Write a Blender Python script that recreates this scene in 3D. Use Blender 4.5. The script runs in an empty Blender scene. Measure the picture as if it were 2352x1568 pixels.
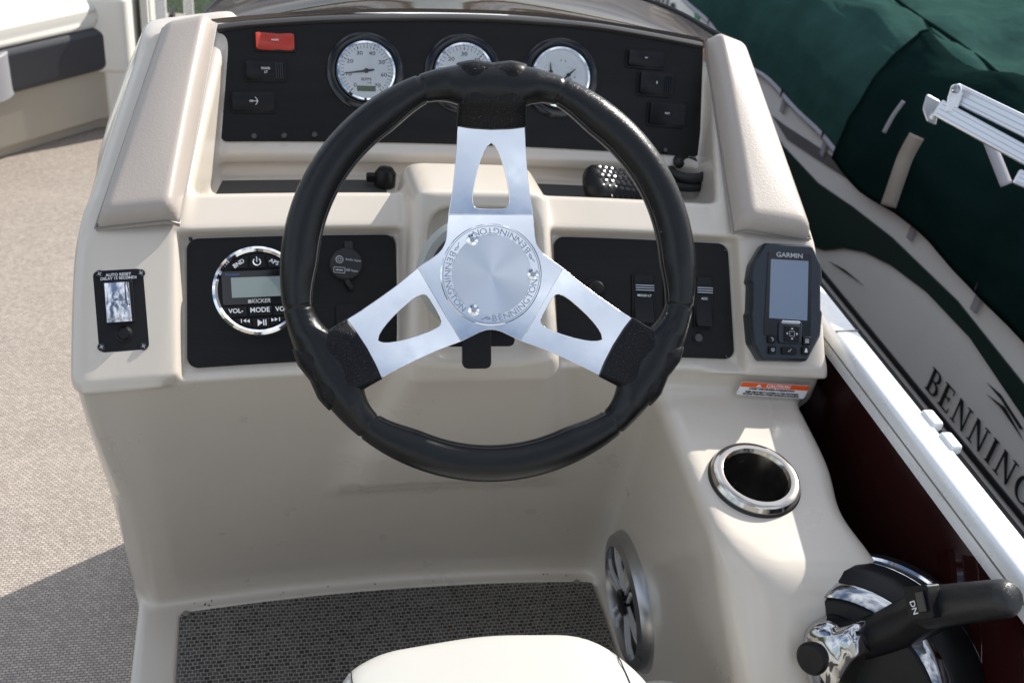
import bpy, bmesh, math, random
import numpy as np
from mathutils import Matrix, Vector
random.seed(4); rng = np.random.default_rng(4)
scene = bpy.context.scene
COL = scene.collection
R = math.radians

# ------------------------------------------------------------------ camera
F = 2450.0; EYE = np.array([0.0, 0.0, 1.30])           # focal length in units of a 2352 px wide frame
Xc = np.array([10524, -134, 2450.0]); Xc /= np.linalg.norm(Xc)
Yc = np.array([-592, -1750, 2450.0]); Yc -= Xc * Xc.dot(Yc); Yc /= np.linalg.norm(Yc)
Zc = np.cross(Xc, Yc)
def cam2w(v): v = np.array(v, float); return np.array([v.dot(Xc), v.dot(Yc), v.dot(Zc)])
cam = bpy.data.cameras.new('camera'); camo = bpy.data.objects.new('camera', cam); COL.objects.link(camo)
r_, u_, b_ = cam2w((1, 0, 0)), cam2w((0, -1, 0)), cam2w((0, 0, -1))
camo.matrix_world = Matrix(((r_[0], u_[0], b_[0], EYE[0]), (r_[1], u_[1], b_[1], EYE[1]), (r_[2], u_[2], b_[2], EYE[2]), (0, 0, 0, 1)))
cam.sensor_width = 36; cam.lens = F / 2352 * 36; cam.clip_start = .02; cam.clip_end = 600
cam.dof.use_dof = True; cam.dof.focus_distance = 1.02; cam.dof.aperture_fstop = 10
scene.camera = camo

# ------------------------------------------------------------------ sky, sun, exposure
SUN = Vector((1.20, .72, 1.0)).normalized()
world = bpy.data.worlds.new('World'); scene.world = world; world.use_nodes = True
nt = world.node_tree; nt.nodes.clear()
wo = nt.nodes.new('ShaderNodeOutputWorld'); bg = nt.nodes.new('ShaderNodeBackground')
sky = nt.nodes.new('ShaderNodeTexSky'); sky.sky_type = 'NISHITA'; sky.sun_disc = False
sky.sun_elevation = math.asin(SUN.z); sky.sun_rotation = math.atan2(SUN.x, SUN.y)
sky.air_density = 1.0; sky.dust_density = 1.2
tc = nt.nodes.new('ShaderNodeTexCoord'); nz = nt.nodes.new('ShaderNodeTexNoise')
nz.inputs['Scale'].default_value = 2.6; nz.inputs['Detail'].default_value = 7; nz.inputs['Roughness'].default_value = .58
cr = nt.nodes.new('ShaderNodeValToRGB'); cr.color_ramp.elements[0].position = .43; cr.color_ramp.elements[1].position = .62
mp = nt.nodes.new('ShaderNodeMapping'); mp.inputs['Scale'].default_value = (1, 1, 2.2)
mx = nt.nodes.new('ShaderNodeMix'); mx.data_type = 'RGBA'
nt.links.new(tc.outputs['Generated'], mp.inputs['Vector']); nt.links.new(mp.outputs[0], nz.inputs['Vector'])
nt.links.new(nz.outputs['Fac'], cr.inputs['Fac']); nt.links.new(cr.outputs[0], mx.inputs['Factor'])
nt.links.new(sky.outputs[0], mx.inputs['A']); mx.inputs['B'].default_value = (10.4, 11.1, 12.2, 1)
nt.links.new(mx.outputs['Result'], bg.inputs['Color']); bg.inputs['Strength'].default_value = .095
nt.links.new(bg.outputs[0], wo.inputs['Surface'])
sl = bpy.data.lights.new('sun', 'SUN'); sl.energy = 4.9; sl.angle = R(.53); sl.color = (1, .955, .88)
so = bpy.data.objects.new('sun', sl); COL.objects.link(so); so.rotation_euler = (-SUN).to_track_quat('-Z', 'Y').to_euler()
so.location = (2, 2, 4)
vs = scene.view_settings; vs.view_transform = 'Standard'; vs.look = 'None'; vs.gamma = 1; vs.exposure = 0.45
vs.use_curve_mapping = False

# ------------------------------------------------------------------ measuring: a picture ray meets a real surface
def ray(x, y): return cam2w(((x - 1176) / F, (y - 784) / F, 1))
def at(x, y, d): return EYE + ray(x, y) * d
def onz(x, y, z): r = ray(x, y); return EYE + r * (z - EYE[2]) / r[2]
def onpl(x, y, p, n):
    r = ray(x, y); p = np.array(p, float); n = np.array(n, float); return EYE + r * n.dot(p - EYE) / n.dot(r)
CX = .23; BEND = .16                                    # the console is gently bowed round the driver
class Surf:
    def __init__(s, y0, z0, dy, dz, k=BEND):
        L = math.hypot(dy, dz); s.t = (dy / L, dz / L); s.n = (-dz / L, dy / L); s.p = (y0, z0); s.k = k
    def hit(s, x, y, off=0):
        r = ray(x, y); b = 0
        for _ in range(8):
            t = (s.n[0] * (s.p[0] - b) + s.n[1] * (s.p[1] - EYE[2]) + off) / (s.n[0] * r[1] + s.n[1] * r[2])
            w = EYE + r * t; b = s.k * (w[0] - CX) ** 2
        return w
    def flat(s, x, y, off=0):                           # (u, along the slope)
        w = s.hit(x, y, off); u = w[0] - CX; yy = w[1] + s.k * u * u
        return u, (yy - s.p[0]) * s.t[0] + (w[2] - s.p[1]) * s.t[1]
    def frame(s, x, y, off=0):
        w = s.hit(x, y, off); u = w[0] - CX
        e1 = np.array([1, -2 * s.k * u, 0]); e1 /= np.linalg.norm(e1)
        t = np.array([0, s.t[0], s.t[1]]); t = t - e1 * e1.dot(t); t /= np.linalg.norm(t)
        return mat(w, e1, t, np.cross(e1, t))
def mat(o, a, b, c): return Matrix(((a[0], b[0], c[0], o[0]), (a[1], b[1], c[1], o[1]), (a[2], b[2], c[2], o[2]), (0, 0, 0, 1)))
CHEEK = Surf(.949, .612, .103, .118); DASH = Surf(1.222, .745, .073, .137); LOWER = Surf(1.156, .05, -.207, .562)

# ------------------------------------------------------------------ materials
MATS = {}
def newmat(name):
    m = bpy.data.materials.new(name); m.use_nodes = True; MATS[name] = m
    return m, m.node_tree, m.node_tree.nodes['Principled BSDF']
def setin(b, **k):
    for a, v in k.items():
        s = b.inputs[a.replace('_', ' ')]; s.default_value = (*v, 1) if isinstance(v, (tuple, list)) and len(v) == 3 else v
def simple(name, c, rough=.5, metal=0, bump=0, scale=200, var=0, vscale=20, detail=3, rvar=0, stretch=(1, 1, 1), bdist=.0006, **k):
    m, t, b = newmat(name); setin(b, Base_Color=c, Roughness=rough, Metallic=metal, **k)
    co = t.nodes.new('ShaderNodeTexCoord'); mp = t.nodes.new('ShaderNodeMapping'); mp.inputs['Scale'].default_value = stretch
    t.links.new(co.outputs['Object'], mp.inputs['Vector'])
    if var or rvar:
        n = t.nodes.new('ShaderNodeTexNoise'); n.inputs['Scale'].default_value = vscale; n.inputs['Detail'].default_value = 6
        t.links.new(mp.outputs[0], n.inputs['Vector'])
    if var:
        q = t.nodes.new('ShaderNodeMix'); q.data_type = 'RGBA'
        q.inputs['A'].default_value = (*[x * (1 - var) for x in c], 1); q.inputs['B'].default_value = (*[min(1, x * (1 + var)) for x in c], 1)
        t.links.new(n.outputs['Fac'], q.inputs['Factor']); t.links.new(q.outputs['Result'], b.inputs['Base Color'])
    if rvar:
        q = t.nodes.new('ShaderNodeMapRange'); q.inputs['From Min'].default_value = .3; q.inputs['From Max'].default_value = .7
        q.inputs['To Min'].default_value = max(.01, rough - rvar); q.inputs['To Max'].default_value = rough + rvar
        t.links.new(n.outputs['Fac'], q.inputs['Value']); t.links.new(q.outputs[0], b.inputs['Roughness'])
    if bump:
        n2 = t.nodes.new('ShaderNodeTexNoise'); n2.inputs['Scale'].default_value = scale; n2.inputs['Detail'].default_value = detail
        t.links.new(mp.outputs[0], n2.inputs['Vector'])
        bb = t.nodes.new('ShaderNodeBump'); bb.inputs['Strength'].default_value = bump; bb.inputs['Distance'].default_value = bdist
        t.links.new(n2.outputs['Fac'], bb.inputs['Height']); t.links.new(bb.outputs[0], b.inputs['Normal'])
    return m
def leather(name, c, rough, scale, strength, dots=False, dist=.0006):
    m, t, b = newmat(name); setin(b, Base_Color=c, Roughness=rough)
    co = t.nodes.new('ShaderNodeTexCoord'); v = t.nodes.new('ShaderNodeTexVoronoi'); v.inputs['Scale'].default_value = scale
    v.feature = 'SMOOTH_F1' if not dots else 'F1'
    if dots: v.voronoi_dimensions = '2D'
    n = t.nodes.new('ShaderNodeTexNoise'); n.inputs['Scale'].default_value = scale * .3; n.inputs['Detail'].default_value = 2
    ad = t.nodes.new('ShaderNodeMix'); ad.data_type = 'RGBA'; ad.inputs['Factor'].default_value = .012
    t.links.new(co.outputs['Object'], ad.inputs['A']); t.links.new(n.outputs['Color'], ad.inputs['B'])
    t.links.new(co.outputs['Object'], n.inputs['Vector']); t.links.new(ad.outputs['Result'], v.inputs['Vector'])
    bb = t.nodes.new('ShaderNodeBump'); bb.inputs['Strength'].default_value = strength; bb.inputs['Distance'].default_value = dist
    if dots:
        v.inputs['Randomness'].default_value = .12
        mr = t.nodes.new('ShaderNodeMapRange'); mr.inputs['From Min'].default_value = .07; mr.inputs['From Max'].default_value = .16
        t.links.new(v.outputs['Distance'], mr.inputs['Value']); t.links.new(mr.outputs[0], bb.inputs['Height'])
        q = t.nodes.new('ShaderNodeMix'); q.data_type = 'RGBA'; q.inputs['A'].default_value = (.05, .05, .055, 1); q.inputs['B'].default_value = (*c, 1)
        t.links.new(mr.outputs[0], q.inputs['Factor']); t.links.new(q.outputs['Result'], b.inputs['Base Color'])
    else: t.links.new(v.outputs['Distance'], bb.inputs['Height'])
    t.links.new(bb.outputs[0], b.inputs['Normal'])
    return m
def weave(name, c1, c2, gap, sx, sy, bump=.7, patch=.25, mort=.2, wob=.003):
    m, t, b = newmat(name); setin(b, Roughness=.62)
    co = t.nodes.new('ShaderNodeTexCoord'); n = t.nodes.new('ShaderNodeTexNoise'); n.inputs['Scale'].default_value = 60; n.inputs['Detail'].default_value = 2
    ad = t.nodes.new('ShaderNodeMix'); ad.data_type = 'RGBA'; ad.inputs['Factor'].default_value = wob
    t.links.new(co.outputs['Object'], n.inputs['Vector']); t.links.new(co.outputs['Object'], ad.inputs['A']); t.links.new(n.outputs['Color'], ad.inputs['B'])
    br = t.nodes.new('ShaderNodeTexBrick'); t.links.new(ad.outputs['Result'], br.inputs['Vector'])
    br.inputs['Scale'].default_value = 1; br.inputs['Brick Width'].default_value = sx; br.inputs['Row Height'].default_value = sy
    br.inputs['Mortar Size'].default_value = sy * mort; br.inputs['Mortar Smooth'].default_value = .6; br.inputs['Bias'].default_value = 0
    br.inputs['Color1'].default_value = (*c1, 1); br.inputs['Color2'].default_value = (*c2, 1); br.inputs['Mortar'].default_value = (*gap, 1)
    n2 = t.nodes.new('ShaderNodeTexNoise'); n2.inputs['Scale'].default_value = 9; n2.inputs['Detail'].default_value = 4
    n3 = t.nodes.new('ShaderNodeTexNoise'); n3.inputs['Scale'].default_value = 330; n3.inputs['Detail'].default_value = 2
    for q in (n2, n3): t.links.new(co.outputs['Object'], q.inputs['Vector'])
    mr = t.nodes.new('ShaderNodeMapRange'); mr.inputs['To Min'].default_value = 1 - patch; mr.inputs['To Max'].default_value = 1 + patch
    t.links.new(n2.outputs['Fac'], mr.inputs['Value'])
    mr2 = t.nodes.new('ShaderNodeMapRange'); mr2.inputs['To Min'].default_value = .55; mr2.inputs['To Max'].default_value = 1.45
    t.links.new(n3.outputs['Fac'], mr2.inputs['Value'])
    mu = t.nodes.new('ShaderNodeMath'); mu.operation = 'MULTIPLY'; t.links.new(mr.outputs[0], mu.inputs[0]); t.links.new(mr2.outputs[0], mu.inputs[1])
    vm = t.nodes.new('ShaderNodeVectorMath'); vm.operation = 'SCALE'; t.links.new(br.outputs['Color'], vm.inputs[0]); t.links.new(mu.outputs[0], vm.inputs['Scale'])
    t.links.new(vm.outputs[0], b.inputs['Base Color'])
    bb = t.nodes.new('ShaderNodeBump'); bb.invert = True; bb.inputs['Strength'].default_value = bump; bb.inputs['Distance'].default_value = .0012
    t.links.new(br.outputs['Fac'], bb.inputs['Height']); t.links.new(bb.outputs[0], b.inputs['Normal'])
    return m
gel = simple('gelcoat', (.60, .54, .465), .32, bump=.05, scale=9, var=.035, vscale=14, rvar=.06, bdist=.004)
gel.node_tree.nodes['Principled BSDF'].inputs['Coat Weight'].default_value = .5; gel.node_tree.nodes['Principled BSDF'].inputs['Coat Roughness'].default_value = .12
vinyl = leather('pad_vinyl', (.40, .35, .31), .42, 420, .25)
cream_v = leather('cream_vinyl', (.74, .72, .66), .42, 300, .18)
seat_v = leather('seat_vinyl', (.52, .51, .475), .45, 700, .12)
char_v = leather('charcoal_vinyl', (.045, .047, .055), .5, 300, .2)
grey_v = leather('grey_vinyl', (.27, .27, .29), .5, 300, .2)
blk = simple('black_plastic', (.007, .007, .008), .38, bump=.12, scale=900, rvar=.06, vscale=30)
blk_s = simple('black_gloss', (.008, .008, .01), .12, rvar=.05, vscale=15)
blk_r = simple('black_rubber', (.014, .014, .015), .6, bump=.3, scale=1200)
panelm = simple('black_panel_grain', (.0075, .0065, .0065), .42, bump=.4, scale=260, var=.8, vscale=60, stretch=(.05, 1, 1), rvar=.08, detail=5)
lth = leather('black_leather', (.003, .0035, .0045), .27, 900, .32, dist=.0004)
perf = leather('perforated_leather', (.003, .003, .004), .42, 390, .5, dots=True, dist=.0005)
chrome = simple('chrome', (.86, .87, .89), .05, 1, rvar=.03, vscale=30)
alu = simple('polished_aluminium', (.92, .93, .95), .10, 1, bump=.025, scale=20, var=.02, vscale=70, rvar=.03, bdist=.002)
brush = simple('brushed_aluminium', (.72, .74, .78), .3, 1)
bb_ = brush.node_tree.nodes['Principled BSDF']; bb_.inputs['Anisotropic'].default_value = .85
tg = brush.node_tree.nodes.new('ShaderNodeTangent'); tg.direction_type = 'RADIAL'; tg.axis = 'Z'; brush.node_tree.links.new(tg.outputs[0], bb_.inputs['Tangent'])
steel = simple('stainless_steel', (.38, .38, .38), .24, 1, bump=.1, scale=60, rvar=.05, vscale=50)
satin = simple('satin_silver', (.45, .46, .48), .34, 1, rvar=.08, vscale=60)
white = simple('white_print', (.75, .76, .78), .5)
greyp = simple('grey_print', (.42, .43, .45), .5)
bluep = simple('blue_print', (.08, .14, .45), .5)
ink = simple('dark_print', (.02, .02, .022), .5)
redp = simple('red_plastic', (.42, .028, .012), .3, rvar=.08)
orange = simple('orange_label', (.80, .10, .015), .4)
labelw = simple('white_label', (.78, .78, .78), .35)
face = simple('gauge_face', (.92, .93, .94), .45, var=.03)
lcdg = simple('green_lcd', (.10, .15, .06), .25)
lcd = simple('grey_lcd', (.24, .29, .28), .12, var=.05, vscale=40)
scr = simple('screen_glass', (.19, .24, .32), .12, rvar=.05, vscale=12)
deckm = weave('woven_deck_vinyl', (.54, .465, .395), (.38, .325, .275), (.13, .11, .10), .0080, .0045, .5, .12)
matm = weave('woven_step_mat', (.105, .095, .085), (.020, .018, .016), (.36, .335, .30), .0078, .0064, .8, .3, .11, .005)
trimg = simple('grey_trim', (.20, .185, .17), .4)
fencew = simple('white_aluminium_rail', (.80, .81, .82), .3, metal=.25, rvar=.1, vscale=40)
maroon = simple('maroon_gloss_panel', (.022, .004, .004), .05, var=.3, vscale=8, bump=.05, scale=12, bdist=.003)
nwhite = simple('boat_side_white', (.90, .90, .86), .35, var=.06, vscale=8, bump=.08, scale=5, bdist=.004)
ngreen = simple('boat_swoosh_green', (.010, .028, .024), .3)
ngrey = simple('boat_rail_grey', (.15, .145, .145), .4, var=.15)
canvas = simple('green_canvas', (.028, .066, .058), .85, bump=.9, scale=9, var=.35, vscale=11, rvar=.05, bdist=.012, detail=6)
canvas_shade = simple('shaded_green_canvas', (.0065, .017, .016), .85, bump=.9, scale=12, var=.35, vscale=12, bdist=.010, detail=6)  # the cover's green dimmed: shade of its side put into the colour
hemm = simple('grey_hem', (.36, .35, .38), .7, bump=.3, scale=120)
strapm = simple('tan_strap', (.36, .31, .26), .8, bump=.4, scale=300, var=.15)
grass = simple('grass', (.022, .040, .012), .9, bump=1, scale=30, var=.6, vscale=25, bdist=.05)
water = simple('dark_gap', (.02, .02, .02), .6)
wallm = simple('grey_vinyl_wall', (.33, .34, .35), .5)
def glassmat(name, c, rough=.03, alpha=.3, haze=None):
    m, t, b = newmat(name); t.nodes.remove(b)
    o = t.nodes['Material Output']; g = t.nodes.new('ShaderNodeBsdfGlossy'); g.inputs['Roughness'].default_value = rough
    tr = t.nodes.new('ShaderNodeBsdfTransparent'); tr.inputs['Color'].default_value = (*c, 1)
    fr = t.nodes.new('ShaderNodeFresnel'); fr.inputs['IOR'].default_value = 1.49; mi = t.nodes.new('ShaderNodeMixShader')
    if haze:
        df = t.nodes.new('ShaderNodeBsdfDiffuse'); df.inputs['Color'].default_value = (*haze, 1); m2 = t.nodes.new('ShaderNodeMixShader'); m2.inputs[0].default_value = alpha
        t.links.new(tr.outputs[0], m2.inputs[1]); t.links.new(df.outputs[0], m2.inputs[2]); tr = m2
    t.links.new(fr.outputs[0], mi.inputs[0]); t.links.new(tr.outputs[0], mi.inputs[1]); t.links.new(g.outputs[0], mi.inputs[2]); t.links.new(mi.outputs[0], o.inputs['Surface'])
    return m
tint = glassmat('smoked_acrylic', (.66, .57, .48), .05, .32, (.20, .15, .105))
clear = glassmat('clear_glass', (.985, .985, .985), .02)

grips = None
for q_ in (lth, perf, panelm, blk): q_.node_tree.nodes['Principled BSDF'].inputs['Specular IOR Level'].default_value = .24
lth.node_tree.nodes['Principled BSDF'].inputs['Specular IOR Level'].default_value = .38
for q_ in (canvas, canvas_shade): q_.node_tree.nodes['Principled BSDF'].inputs['Specular IOR Level'].default_value = .0
# ------------------------------------------------------------------ mesh helpers
class MB:
    def __init__(s): s.v = []; s.f = []
    def add(s, v, f, M=None):
        o = len(s.v)
        for p in v:
            p = Vector(p); s.v.append(tuple(M @ p) if M is not None else tuple(p))
        s.f += [tuple(i + o for i in q) for q in f]; return s
    def box(s, c, d, M=None):
        x, y, z = c; a, b, e = d[0] / 2, d[1] / 2, d[2] / 2
        v = [(x + i * a, y + j * b, z + k * e) for i in (-1, 1) for j in (-1, 1) for k in (-1, 1)]
        return s.add(v, [(0, 1, 3, 2), (4, 6, 7, 5), (0, 4, 5, 1), (2, 3, 7, 6), (0, 2, 6, 4), (1, 5, 7, 3)], M)
    def prism(s, poly, z0, z1, M=None, top=None):
        n = len(poly); top = top or poly
        a = sum(poly[i][0] * poly[(i + 1) % n][1] - poly[(i + 1) % n][0] * poly[i][1] for i in range(n))
        if a < 0: poly = poly[::-1]; top = top[::-1]
        v = [(p[0], p[1], z0) for p in poly] + [(p[0], p[1], z1) for p in top]
        return s.add(v, [tuple(range(n - 1, -1, -1)), tuple(range(n, 2 * n))] + [(i, (i + 1) % n, n + (i + 1) % n, n + i) for i in range(n)], M)
    def lathe(s, prof, n=48, M=None, sx=1, sy=1, cap=True):
        v = []; f = []
        for r, z in prof:
            for i in range(n):
                a = 2 * math.pi * i / n; v.append((r * sx * math.cos(a), r * sy * math.sin(a), z))
        for k in range(len(prof) - 1):
            for i in range(n): j = (i + 1) % n; f.append((k * n + i, k * n + j, (k + 1) * n + j, (k + 1) * n + i))
        if cap:
            if prof[0][0] > 1e-6: f.append(tuple(range(n - 1, -1, -1)))
            if prof[-1][0] > 1e-6: f.append(tuple((len(prof) - 1) * n + i for i in range(n)))
        return s.add(v, f, M)
    def tube(s, path, r, n=12, closed=False, M=None, flat=None):
        P = [Vector(p) for p in path]; N = len(P); v = []; f = []; up = None
        for i in range(N):
            t = (P[(i + 1) % N] - P[i - 1]) if closed else (P[min(i + 1, N - 1)] - P[max(i - 1, 0)])
            t.normalize()
            if up is None: up = Vector((0, 0, 1)) if abs(t.z) < .9 else Vector((1, 0, 0))
            a = t.cross(up); a.normalize(); up = a.cross(t); up.normalize(); rr = r[i] if hasattr(r, '__len__') else r
            for k in range(n):
                q = 2 * math.pi * k / n; v.append(P[i] + a * math.cos(q) * rr + up * math.sin(q) * rr * (flat or 1))
        for i in range(N if closed else N - 1):
            for k in range(n): f.append((i * n + k, i * n + (k + 1) % n, ((i + 1) % N) * n + (k + 1) % n, ((i + 1) % N) * n + k))
        if not closed: f += [tuple(range(n))[::-1], tuple((N - 1) * n + k for k in range(n))]
        return s.add(v, f, M)
    def grid(s, rows, M=None, closed=False):
        n = len(rows[0]); v = [p for r in rows for p in r]; f = []
        for i in range(len(rows) - 1):
            for j in range(n if closed else n - 1): k = (j + 1) % n; f.append((i * n + j, i * n + k, (i + 1) * n + k, (i + 1) * n + j))
        return s.add(v, f, M)
    def solid(s, rows, thick, M=None):                  # open grid made into a slab (thick = a vector)
        t = Vector(thick); m = len(rows); n = len(rows[0]); v = [Vector(p) for r in rows for p in r]; N = len(v); v += [p + t for p in v]; f = []
        for i in range(m - 1):
            for j in range(n - 1):
                q = (i * n + j, i * n + j + 1, (i + 1) * n + j + 1, (i + 1) * n + j); f.append(q); f.append(tuple(a + N for a in q[::-1]))
        edge = [(i * n, (i + 1) * n) for i in range(m - 1)] + [((i + 1) * n + n - 1, i * n + n - 1) for i in range(m - 1)] + [(j + 1, j) for j in range(n - 1)] + [((m - 1) * n + j, (m - 1) * n + j + 1) for j in range(n - 1)]
        f += [(b, a, a + N, b + N) for a, b in edge]
        return s.add(v, f, M)
    def text(s, body, size, M=None, bold=0, align='CENTER', thick=.0002, sx=1, shear=0, res=3):
        c = bpy.data.curves.new('t', 'FONT'); c.body = body; c.size = size; c.align_x = align; c.align_y = 'CENTER'; c.extrude = thick; c.resolution_u = res
        c.offset = bold; c.shear = shear
        o = bpy.data.objects.new('t', c); COL.objects.link(o); bpy.context.view_layer.update()
        me = o.evaluated_get(bpy.context.evaluated_depsgraph_get()).to_mesh()
        v = [(p.co.x * sx, p.co.y, p.co.z) for p in me.vertices]; f = [tuple(p.vertices) for p in me.polygons]
        s.add(v, f, M); bpy.data.objects.remove(o); bpy.data.curves.remove(c); return s
    def plate(s, loops, z0, z1, bevel=0, M=None):        # outline with holes
        c = bpy.data.curves.new('p', 'CURVE'); c.dimensions = '2D'; c.fill_mode = 'BOTH'; c.extrude = max(0, (z1 - z0) / 2 - bevel); c.bevel_depth = bevel; c.bevel_resolution = 2
        c.offset = -bevel
        for L in loops:
            sp = c.splines.new('POLY'); sp.points.add(len(L) - 1); sp.use_cyclic_u = True
            for i, p in enumerate(L): sp.points[i].co = (p[0], p[1], 0, 1)
        o = bpy.data.objects.new('p', c); COL.objects.link(o); bpy.context.view_layer.update()
        me = o.evaluated_get(bpy.context.evaluated_depsgraph_get()).to_mesh()
        zm = (z0 + z1) / 2; s.add([(p.co.x, p.co.y, p.co.z + zm) for p in me.vertices], [tuple(p.vertices) for p in me.polygons], M)
        bpy.data.objects.remove(o); bpy.data.curves.remove(c); return s
def obj(name, mb, m, parent=None, smooth=35, bevel=0, seg=2, sub=0, label=None):
    me = bpy.data.meshes.new(name); me.from_pydata(mb.v, [], mb.f)
    me.materials.append(m)
    if smooth:
        for p in me.polygons: p.use_smooth = True
        if smooth < 180: me.set_sharp_from_angle(angle=R(smooth))
    o = bpy.data.objects.new(name, me); COL.objects.link(o)
    if parent: o.parent = parent
    if bevel:
        b = o.modifiers.new('b', 'BEVEL'); b.width = bevel; b.segments = seg; b.limit_method = 'ANGLE'; b.angle_limit = R(32); b.harden_normals = True
    if sub: b = o.modifiers.new('s', 'SUBSURF'); b.levels = b.render_levels = sub
    if label: o['label'] = label
    return o
def fixn(mb):
    bm = bmesh.new(); vs_ = [bm.verts.new(p) for p in mb.v]
    for q in mb.f:
        try: bm.faces.new([vs_[i] for i in q])
        except ValueError: pass
    bmesh.ops.recalc_face_normals(bm, faces=bm.faces); bm.verts.index_update()
    mb.f = [tuple(v.index for v in p.verts) for p in bm.faces]; bm.free(); return mb
def thing(name, label, cat, M=None, group=None):
    o = bpy.data.objects.new(name, None); COL.objects.link(o); o.empty_display_size = .02
    if M is not None: o.matrix_world = M if isinstance(M, Matrix) else Matrix.Translation(Vector(M))
    o['label'] = label; o['category'] = cat
    if group: o['group'] = group
    return o
def struct(name, mb, m, kind='structure', **k):
    o = obj(name, mb, m, **k); o['kind'] = kind; return o
def dup(root, M, label):
    def cp(o, par):
        c = o.copy(); COL.objects.link(c); c.parent = par
        for ch in kids.get(o.name, []): cp(ch, c)
        return c
    kids = {}
    for o in list(COL.objects):
        if o.parent: kids.setdefault(o.parent.name, []).append(o)
    r = cp(root, None); r.matrix_world = M; r['label'] = label; return r
def circ(r, n, a0=0): return [(r * math.cos(a0 + 2 * math.pi * i / n), r * math.sin(a0 + 2 * math.pi * i / n)) for i in range(n)]
def rrect(x0, y0, x1, y1, r, n=4):
    o = []
    for cx, cy, a in ((x1 - r, y1 - r, 0), (x0 + r, y1 - r, 90), (x0 + r, y0 + r, 180), (x1 - r, y0 + r, 270)):
        for i in range(n + 1): b = R(a + 90 * i / n); o.append((cx + r * math.cos(b), cy + r * math.sin(b)))
    return o
def rpoly(P, r, n=3):                                    # rounded polygon corners
    o = []; N = len(P)
    for i in range(N):
        p = Vector(P[i]).to_2d(); a = Vector(P[i - 1]).to_2d() - p; b = Vector(P[(i + 1) % N]).to_2d() - p
        la, lb = a.length, b.length; a.normalize(); b.normalize(); q = min(r, la * .45, lb * .45)
        for k in range(n + 1): t = k / n; s0 = p + a * q; s1 = p + b * q; o.append(tuple(s0 * (1 - t) ** 2 + p * 2 * t * (1 - t) + s1 * t * t))
    return o
def T(x=0, y=0, z=0, rz=0, rx=0, ry=0): return Matrix.Translation((x, y, z)) @ Matrix.Rotation(R(rz), 4, 'Z') @ Matrix.Rotation(R(rx), 4, 'X') @ Matrix.Rotation(R(ry), 4, 'Y')

def interp(P, n):
    P = [np.array(p) for p in P]; out = []; N_ = len(P)
    for i in range(N_ - 1):
        p0, p1, p2, p3 = P[max(0, i - 1)], P[i], P[i + 1], P[min(N_ - 1, i + 2)]
        for k in range(n):
            t = k / n; out.append(.5 * ((2 * p1) + (p2 - p0) * t + (2 * p0 - 5 * p1 + 4 * p2 - p3) * t * t + (3 * p1 - p0 - 3 * p2 + p3) * t ** 3))
    return out + [P[-1]]
# ================================================================== THE SETTING
mb = MB()
N = 60
struct('ground', MB().add([(-60, -30, -.85), (60, -30, -.85), (60, 90, -.85), (-60, 90, -.85)], [(0, 1, 2, 3)]), grass)
struct('deck', MB().box((-.55, .62, -.025), (2.6, 6.6, .05)).box((.375, 4.67, -.025), (.75, 1.5, .05)), deckm)

# ================================================================== CONSOLE SHELL (one fibreglass moulding, as a distance field)
def sdpoly(y, z, P):
    P = np.array(P, float); d = np.full(y.shape, 1e9); s = np.ones(y.shape, bool); n = len(P)
    for i in range(n):
        a, b = P[i], P[i - 1]; e = b - a; wy, wz = y - a[0], z - a[1]
        t = np.clip((wy * e[0] + wz * e[1]) / (e @ e), 0, 1); d = np.minimum(d, (wy - e[0] * t) ** 2 + (wz - e[1] * t) ** 2)
        c1 = z >= a[1]; c2 = z < b[1]; c3 = e[0] * wz > e[1] * wy
        s ^= (c1 & c2 & c3) | (~c1 & ~c2 & ~c3)
    return np.sqrt(d) * np.where(s, 1, -1)
def smin(a, b, k): h = np.clip(.5 + .5 * (b - a) / k, 0, 1); return b * (1 - h) + a * h - k * h * (1 - h)
def smax(a, b, k): return -smin(-a, -b, k)
pL = [CHEEK.flat(*p, -.012) for p in ((427, 548), (908, 536), (432, 835), (690, 822))]
pR = [CHEEK.flat(*p, -.012) for p in ((1272, 546), (1678, 562), (1300, 828), (1680, 830))]
TOPT = (pL[0][1] + pL[1][1] + pR[0][1] + pR[1][1]) / 4; BOTT = (pL[2][1] + pL[3][1] + pR[2][1] + pR[3][1]) / 4
LU0, LU1 = (pL[0][0] + pL[2][0]) / 2, pL[1][0]; RU0, RU1 = pR[0][0], (pR[1][0] + pR[3][0]) / 2
PROF = [(1.156, -.03), (1.156, .05), (.949, .612), (1.049, .726), (1.087, .745), (1.096, .741), (1.102, .705), (1.217, .705), (1.222, .725),
        (1.212, .729), (1.212, .739), (1.2235, .745), (1.297, .884), (1.306, .886), (1.325, .85), (1.36, .60), (1.36, -.03)]
PODP = [(1.032, .777), (.955, .668), (.932, .622), (.934, .598), (1.03, .38), (1.12, .38), (1.2, .60), (1.165, .70), (1.14, .758), (1.12, .768)]
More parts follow.
